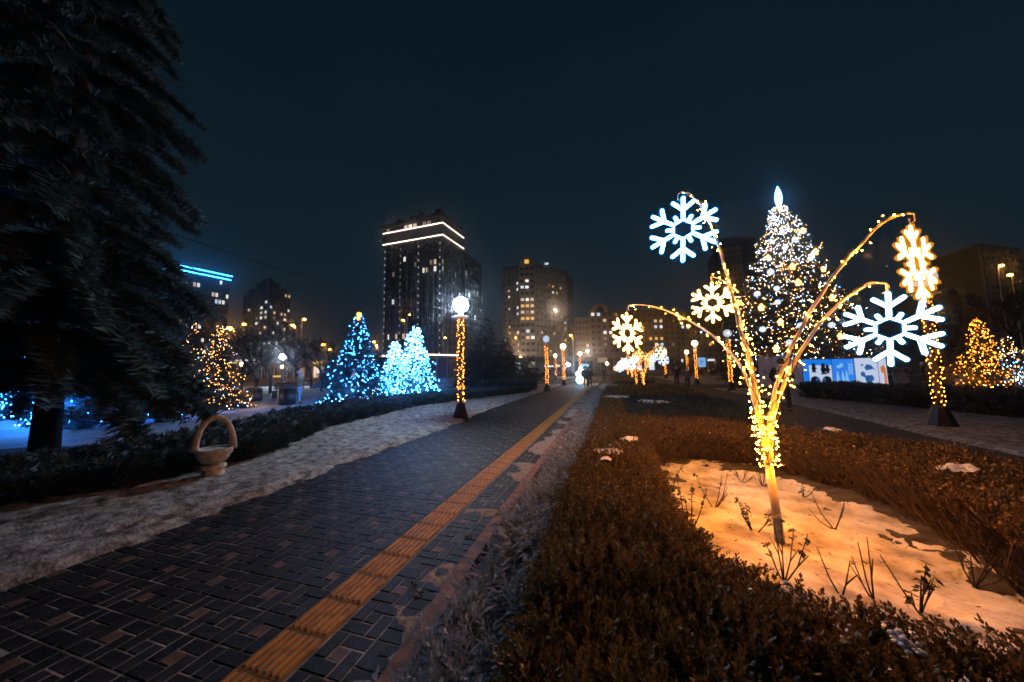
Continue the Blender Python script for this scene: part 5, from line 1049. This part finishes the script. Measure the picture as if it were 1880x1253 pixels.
# ------------------------------------------------------------------ street lamps
def street_lamp(u, dep, v, label, glow=True, power=0, pole=True, r=.22):
    x, y = at(u, dep); z = zat(x, y, v); t = thing('street_lamp', label, 'street lamp', (x, y, 0), random.uniform(0, 6), 'amber street lamps along the road')
    m_ = MB(); m_.tube([(0,0,0),(0,0,z*.93),(.1,0,z),(.5,0,z+.12)], [.10,.07,.06,.04], 6); m_.build('pole', M['galv'], t)
    m_ = MB(); m_.ball((.55,0,z+.02), r, 10, 6, .55); m_.build('head', E_['sodium'], t, True)
    if power:
        l = bpy.data.lights.new('lamp_light', 'POINT'); l.energy = power*.3 if dep < 100 else power; l.color = (1.0, .42, .10) if dep < 100 else (1.0, .70, .48); l.shadow_soft_size = .2; o = bpy.data.objects.new('lamp_light', l); COL.objects.link(o); o.parent = t; o.location = (.55, 0, z-.35)
sls = [(425,52,604,'brightest amber street lamp right of the warm-lit conifer',1400,.38),(437,64,596,'smaller amber street lamp just above the brightest one',0,.3),(540,60,598,'amber street lamp below right of the stepped tower',800,.3),(550,70,587,'upper amber street lamp of the pair by the stepped tower',0,.3),
 (597,62,634,'amber street lamp left of the slim blue conifer',800,.28),(600,75,642,'lower amber lamp beside the slim blue conifer',0,.28),(688,64,628,'amber lamp left of the black tower base',0,.25),(691,72,635,'amber lamp lower beside the black tower base',800,.25),
 (742,80,589,'amber lamp low against the black tower face',0,.3),(747,92,578,'small amber lamp higher against the black tower face',0,.2),(821,76,621,'amber lamp left of the nearest lamp post',0,.22),(950,66,620,'amber lamp on a lit pole before the beige tower',1200,.16),(954,128,657,'low amber lamp at the foot of the beige tower',5000,.5),
 (1021,130,569,'amber lamp high against the beige tower',4000,.5),(1054,62,616,'amber lamp on a tall pole right of the beige tower',1500,.16),(1082,118,644,'dim amber lamp above the cyan sign',4000,.3),(1184,64,599,'upper amber lamp right of the golden snowflake',1500,.16),(1186,75,608,'lower amber lamp right of the golden snowflake',0,.16),
 (1735,62,570,'amber lamp right of the nearest right lamp post',150,.34),(1858,50,490,'amber street lamp high at the right edge',250,.26),(1882,46,506,'lower amber street lamp at the right edge',0,.26),(1290,70,664,'dim amber lamp above the billboard',1200,.14)]
for u, dep, v, lab, pw, r_ in sls: street_lamp(u, dep, v, lab, power=pw, r=r_)
def globe_lamp(u, dep, v, em, label):
    x, y = at(u, dep); z = zat(x, y, v); t = thing('park_lamp', label, 'park lamp', (x, y, 0), 0, 'plain park lamps among the bare trees'); m_ = MB(); m_.tube([(0,0,0),(0,0,z-.2)], .05, 6); m_.build('pole', M['black'], t); m_ = MB(); m_.ball((0,0,z), .26, 12, 8); m_.build('globe', E_[em], t, True)
globe_lamp(517, 36, 655, 'globe', 'bright white park lamp among the bare trees'); globe_lamp(443, 50, 669, 'globe_warm', 'small warm park lamp below the kiosk lights'); globe_lamp(518, 60, 674, 'globe_warm', 'small warm lamp just under the bright white park lamp'); globe_lamp(1115, 60, 668, 'globe_warm', 'small park lamp left of the distant snowflakes'); globe_lamp(1043, 62, 670, 'globe', 'tiny white lamp between the left lamp posts')
# ------------------------------------------------------------------ people
skinm = mat('skin', (.50, .32, .24), .6); cl = {k: mat(k, c, .85, var=.2, scale=20) for k, c in {'black_cloth': (.012,.012,.014), 'navy_cloth': (.012,.022,.040), 'grey_pink_cloth': (.16,.10,.11), 'dark_jeans': (.022,.028,.040), 'pale_jeans': (.34,.42,.52), 'tan_cloth': (.26,.15,.07), 'teal_cloth': (.03,.07,.09), 'hair_dark': (.02,.014,.010), 'pale_hat': (.55,.60,.66), 'shoe_black': (.01,.01,.01)}.items()}
def skin_obj(name, joints, edges, radii, m, parent, sub=1, root=0):
    me = bpy.data.meshes.new(name); me.from_pydata(joints, edges, []); o = obj(name, me, m, parent); md = o.modifiers.new('skin', 'SKIN'); md.use_smooth_shade = True; md.use_x_symmetry = False
    for i, r in enumerate(radii):
        sv = me.skin_vertices[0].data[i]; sv.radius = r if hasattr(r, '__len__') else (r, r); sv.use_root = (i == root)
    if sub: s2 = o.modifiers.new('sub', 'SUBSURF'); s2.levels = sub; s2.render_levels = sub
    return o
def person(u, v, label, coat, legs, hair, height=1.75, rz=0, stride=.10, arms='down', hat=False, lean=0.0, coat_len=.50, dep=None, group='people in the park'):
    p = G(u, v) if dep is None else (*at(u, dep), 0); t = thing('person', label, 'person', (p[0], p[1], .01), rz, group); k = height/1.75; t.scale = (k, k, k)
    sx = .10; A = {'down': [(.21,.0,1.40),(.26,.02,1.12),(.25,-.06,.88)], 'pocket': [(.21,.0,1.40),(.29,.05,1.13),(.20,-.10,.98)], 'front': [(.21,.0,1.40),(.27,-.04,1.15),(.10,-.24,1.12)]}[arms]
    J = [(0,0,.95),(0,0,1.15),(0,lean*.5,1.38),(0,lean,1.50),(0,lean-.01,1.58),(0,lean-.015,1.68)]; E2 = [(0,1),(1,2),(2,3),(3,4),(4,5)]; R_ = [(.13,.10),(.12,.09),(.15,.10),(.055,.055),(.078,.09),(.075,.088)]
    for s in (-1, 1):
        o = len(J); J += [(s*a, b+lean*.6, c) for a, b, c in A]+[(s*A[2][0]*.96, A[2][1]-.04+lean*.6, A[2][2]-.09)]; E2 += [(2, o), (o, o+1), (o+1, o+2), (o+2, o+3)]; R_ += [.06, .045, .032, (.03,.04)]
        o = len(J); y = s*stride; J += [(s*.09, 0, .90), (s*(sx+.01), y*.4-.03, .50), (s*(sx+.02), y, .09), (s*(sx+.04), y-.15, .035)]; E2 += [(0, o), (o, o+1), (o+1, o+2), (o+2, o+3)]; R_ += [.085, .058, .042, (.04,.03)]
    skin_obj('body', J, E2, R_, skinm, t)
    # coat
    J = [(0,0,1.0-coat_len*.35),(0,0,1.15),(0,lean*.5,1.36),(0,lean*.9,1.49)]; E2 = [(0,1),(1,2),(2,3)]; R_ = [(.19,.145),(.165,.125),(.185,.125),(.085,.08)]
    for s in (-1, 1):
        o = len(J); J += [(s*a, b+lean*.6, c) for a, b, c in A]; E2 += [(2, o), (o, o+1), (o+1, o+2)]; R_ += [.078, .064, .05]
    skin_obj('coat', J, E2, R_, cl[coat], t)
    J = [(0,0,.93)]; E2 = []; R_ = [(.145,.115)]
    for s in (-1, 1):
        o = len(J); y = s*stride; J += [(s*.095, 0, .84), (s*(sx+.01), y*.4-.03, .50), (s*(sx+.02), y, .10)]; E2 += [(0, o), (o, o+1), (o+1, o+2)]; R_ += [.10, .076, .062]
    skin_obj('trousers', J, E2, R_, cl[legs], t)
    for s in (-1, 1):
        y = s*stride; skin_obj('shoe', [(s*(sx+.02), y+.03, .05), (s*(sx+.03), y-.08, .045), (s*(sx+.04), y-.17, .035)], [(0,1),(1,2)], [(.05,.05),(.05,.042),(.042,.03)], cl['shoe_black'], t)
    m_ = MB(); m_.ball((0, lean+.012, 1.665+(.01 if hat else 0)), .112 if hat else .104, 14, 10, 1.05)
    h = m_.build('hat' if hat else 'hair', cl[hair], t, True)
    for v_ in h.data.vertices:
        if v_.co.z < 1.64 and v_.co.y < lean+.02: v_.co.y = lean+.02; v_.co.z = max(v_.co.z, 1.60)
    fc = MB(); fc.ball((0, lean-.098, 1.635), .016, 8, 6, 1.3)                       # nose, eyes, mouth
    fc.build('nose', skinm, t, True); fe = MB()
    for s in (-1, 1): fe.ball((s*.032, lean-.088, 1.662), .009, 6, 4)
    fe.build('eyes', cl['shoe_black'], t); fm = MB(); fm.ball((0, lean-.088, 1.598), .017, 8, 4, .3); fm.build('mouth', cl['grey_pink_cloth'], t)
    return t
person(1441, 757, 'person in black standing with legs apart behind the glowing branches', 'black_cloth', 'dark_jeans', 'hair_dark', 1.78, 2.6, .13, 'pocket')
person(1243, 711, 'person in dark navy coat and hood, left of the walking couple', 'navy_cloth', 'dark_jeans', 'hair_dark', 1.80, 0, .10, hat=True, coat_len=.9)
person(1263, 716, 'person in grey-pink jacket, right of the walking couple', 'grey_pink_cloth', 'dark_jeans', 'hair_dark', 1.62, 0, .14, 'pocket', coat_len=.7)
person(1076, 711, 'person in teal coat, left of the far pair on the path', 'teal_cloth', 'dark_jeans', 'hair_dark', 1.78, 3.1, .08, coat_len=.6)
person(1083, 710, 'person in black, right of the far pair on the path', 'black_cloth', 'black_cloth', 'hair_dark', 1.74, 3.2, .10)
person(548, 742, 'person in tan jacket and pale jeans among the bare trees', 'tan_cloth', 'pale_jeans', 'pale_hat', 1.66, 1.9, .07, 'front', hat=True)
person(1692, 715, 'person in dark clothes far behind the right hedge', 'black_cloth', 'dark_jeans', 'pale_hat', 1.65, 1.2, .08, dep=26, hat=True)
person(1108, 700, 'distant person in dark coat at the road end of the path', 'black_cloth', 'dark_jeans', 'hair_dark', 1.72, .3, .1, dep=46)
# ------------------------------------------------------------------ small things left: bins, light figure, wires, cars
def bin_(u, v, label, h=.95, r=.36):
    p = G(u, v); t = thing('litter_bin', label, 'bin', (p[0], p[1], 0)); m_ = MB(); m_.lathe([(r*.85,0),(r,.05),(r,h*.85)], 14); m_.build('body', M['black'], t, True); m_ = MB(); m_.lathe([(r*1.06,h*.86),(r*1.06,h*.92),(r*.5,h)], 14); m_.build('lid', M['pole'], t)
bin_(527, 744, 'dark round bin beside the person in pale jeans'); bin_(465, 738, 'dark squat bin under the bare trees near the warm-lit conifer', .8, .4)
# bench
p = G(500, 735); t = thing('bench', 'dark park bench on the blue snow between the two bins', 'bench', (p[0]-.4, p[1]+1.2, 0), .5)
for k in range(3): m_ = MB(); m_.box(-.85,.85,-.22+.15*k,-.09+.15*k,.44,.475); m_.build('seat_slat', M['bark'], t)
for k in range(3): m_ = MB(); m_.box(-.85,.85,.25,.28,.56+.14*k,.67+.14*k); m_.build('back_slat', M['bark'], t)
for s in (-.7,.7): m_ = MB(); m_.box(s-.03,s+.03,-.2,.24,0,.43); m_.build('leg', M['black'], t); m_ = MB(); m_.box(s-.03,s+.03,.285,.32,0,1.0); m_.build('back_post', M['black'], t)
p = G(1065, 706); t = thing('light_figure', 'small glowing blue light figure beside the path end', 'light decoration', (p[0], p[1], 0)); E_['fig'] = emat('figure_bulbs', (.30, .68, 1.0), 3.5, False)
m_ = MB(); m_.ball((0,0,.45), .42, 12, 8); m_.build('body', E_['fig'], t, True); m_ = MB(); m_.ball((-.15,0,1.05), .28, 12, 8); m_.build('head', E_['fig'], t, True); m_ = MB(); m_.ball((.1,0,1.55), .16, 10, 6); m_.build('star', E_['globe'], t); m_ = MB(); m_.ball((.45,0,.3), .25, 10, 6); m_.build('gift', E_['win_y'], t, True)
def wire(a, b, sag, label, r=.012):
    a = np.array(a); b = np.array(b); m_ = MB(); m_.tube([a+(b-a)*t-np.array([0,0,sag*4*t*(1-t)]) for t in np.linspace(0, 1, 20)], r, 4); tag(m_.build('overhead_wire', M['cable']), label, 'wire', 'overhead wires')
wire(D(300, 424, 16), D(705, 545, 50), .35, 'overhead wire sloping from the spruce towards the black tower', .02)
wire(D(795, 563, 10.9), D(1002, 600, 22), .25, 'thin wire running past the nearest left lamp globe', .012)
wire(D(1700, 506, 11), D(1880, 470, 30), .25, 'wire running right from the edge-on snowflake', .012)
wire(D(1232, 560, 8), D(1330, 498, 5.6), .03, 'thin wire between the long left branch and the middle snowflake', .004)
carm = {k: mat(k, c, .3, metal=.2) for k, c in {'car_silver': (.30,.31,.33), 'car_dark': (.03,.035,.045), 'car_white': (.6,.6,.6)}.items()}
def car(u, dep, paint, label):
    x, y = at(u, dep); t = thing('parked_car', label, 'car', (x, y, 0), random.uniform(-.05,.05), 'cars along the road'); m_ = MB()
    prof = [(-2.1,.35),(-2.15,.75),(-1.9,.92),(-1.2,1.0),(-.75,1.42),(.75,1.45),(1.35,1.02),(2.0,.88),(2.15,.6),(2.1,.35)]; n = len(prof)
    m_.add([(a,-.85,z) for a, z in prof]+[(a,.85,z) for a, z in prof], [tuple(range(n)), tuple(range(2*n-1,n-1,-1))]+[(i,n+i,n+(i+1) % n,(i+1) % n) for i in range(n)]); m_.build('body', carm[paint], t)
    m_ = MB(); m_.add([(-1.1,-.862,1.02),(-.72,-.862,1.36),(.70,-.862,1.38),(1.2,-.862,1.02)], [(0,3,2,1)]); m_.build('side_window', M['glass'], t)
    for a in (-1.3, 1.3):
        for s in (-1, 1):
            m_ = MB(); m_.tube([(a, s*.78, .33), (a, s*.92, .33)], .33, 14); m_.build('wheel', M['black'], t)
for u, dep, pn, lab in [(1640, 66, 'car_silver', 'silver car just right of the picture boards'), (1010, 66, 'car_dark', 'dark car between the left lamp posts'), (1150, 68, 'car_dark', 'dark car behind the distant light trees'), (780, 66, 'car_white', 'white car before the pavilion'), (625, 58, 'car_silver', 'silver car behind the slim blue conifer'), (1320, 68, 'car_dark', 'dark car behind the pale-globe lamp post')]: car(u, dep, pn, lab)
x, y = at(1765, 21); t = thing('info_sign', 'low pale sign panel on the snow left of the amber conifer', 'sign', (x, y, 0), -.3); m_ = MB(); m_.box(-.35,.35,-.02,.02,.25,.55); m_.build('panel', M['collar'], t); m_ = MB(); m_.tube([(0,.04,0),(0,.04,.4)], .03, 6); m_.build('post', M['black'], t)
# ------------------------------------------------------------------ haze
if HAZE:
    h = MB(); h.box(-420, 420, -30, 420, -1.1, 90); m = bpy.data.materials.new('haze'); m.use_nodes = True; t = m.node_tree; t.nodes.clear(); o = N(t, 'ShaderNodeOutputMaterial'); v = N(t, 'ShaderNodeVolumePrincipled'); v.inputs['Density'].default_value = HAZE; v.inputs['Color'].default_value = (.85, .92, 1.0, 1); v.inputs['Anisotropy'].default_value = .95; t.links.new(v.outputs[0], o.inputs['Volume']); hz = h.build('haze', m); hz['kind'] = 'stuff'
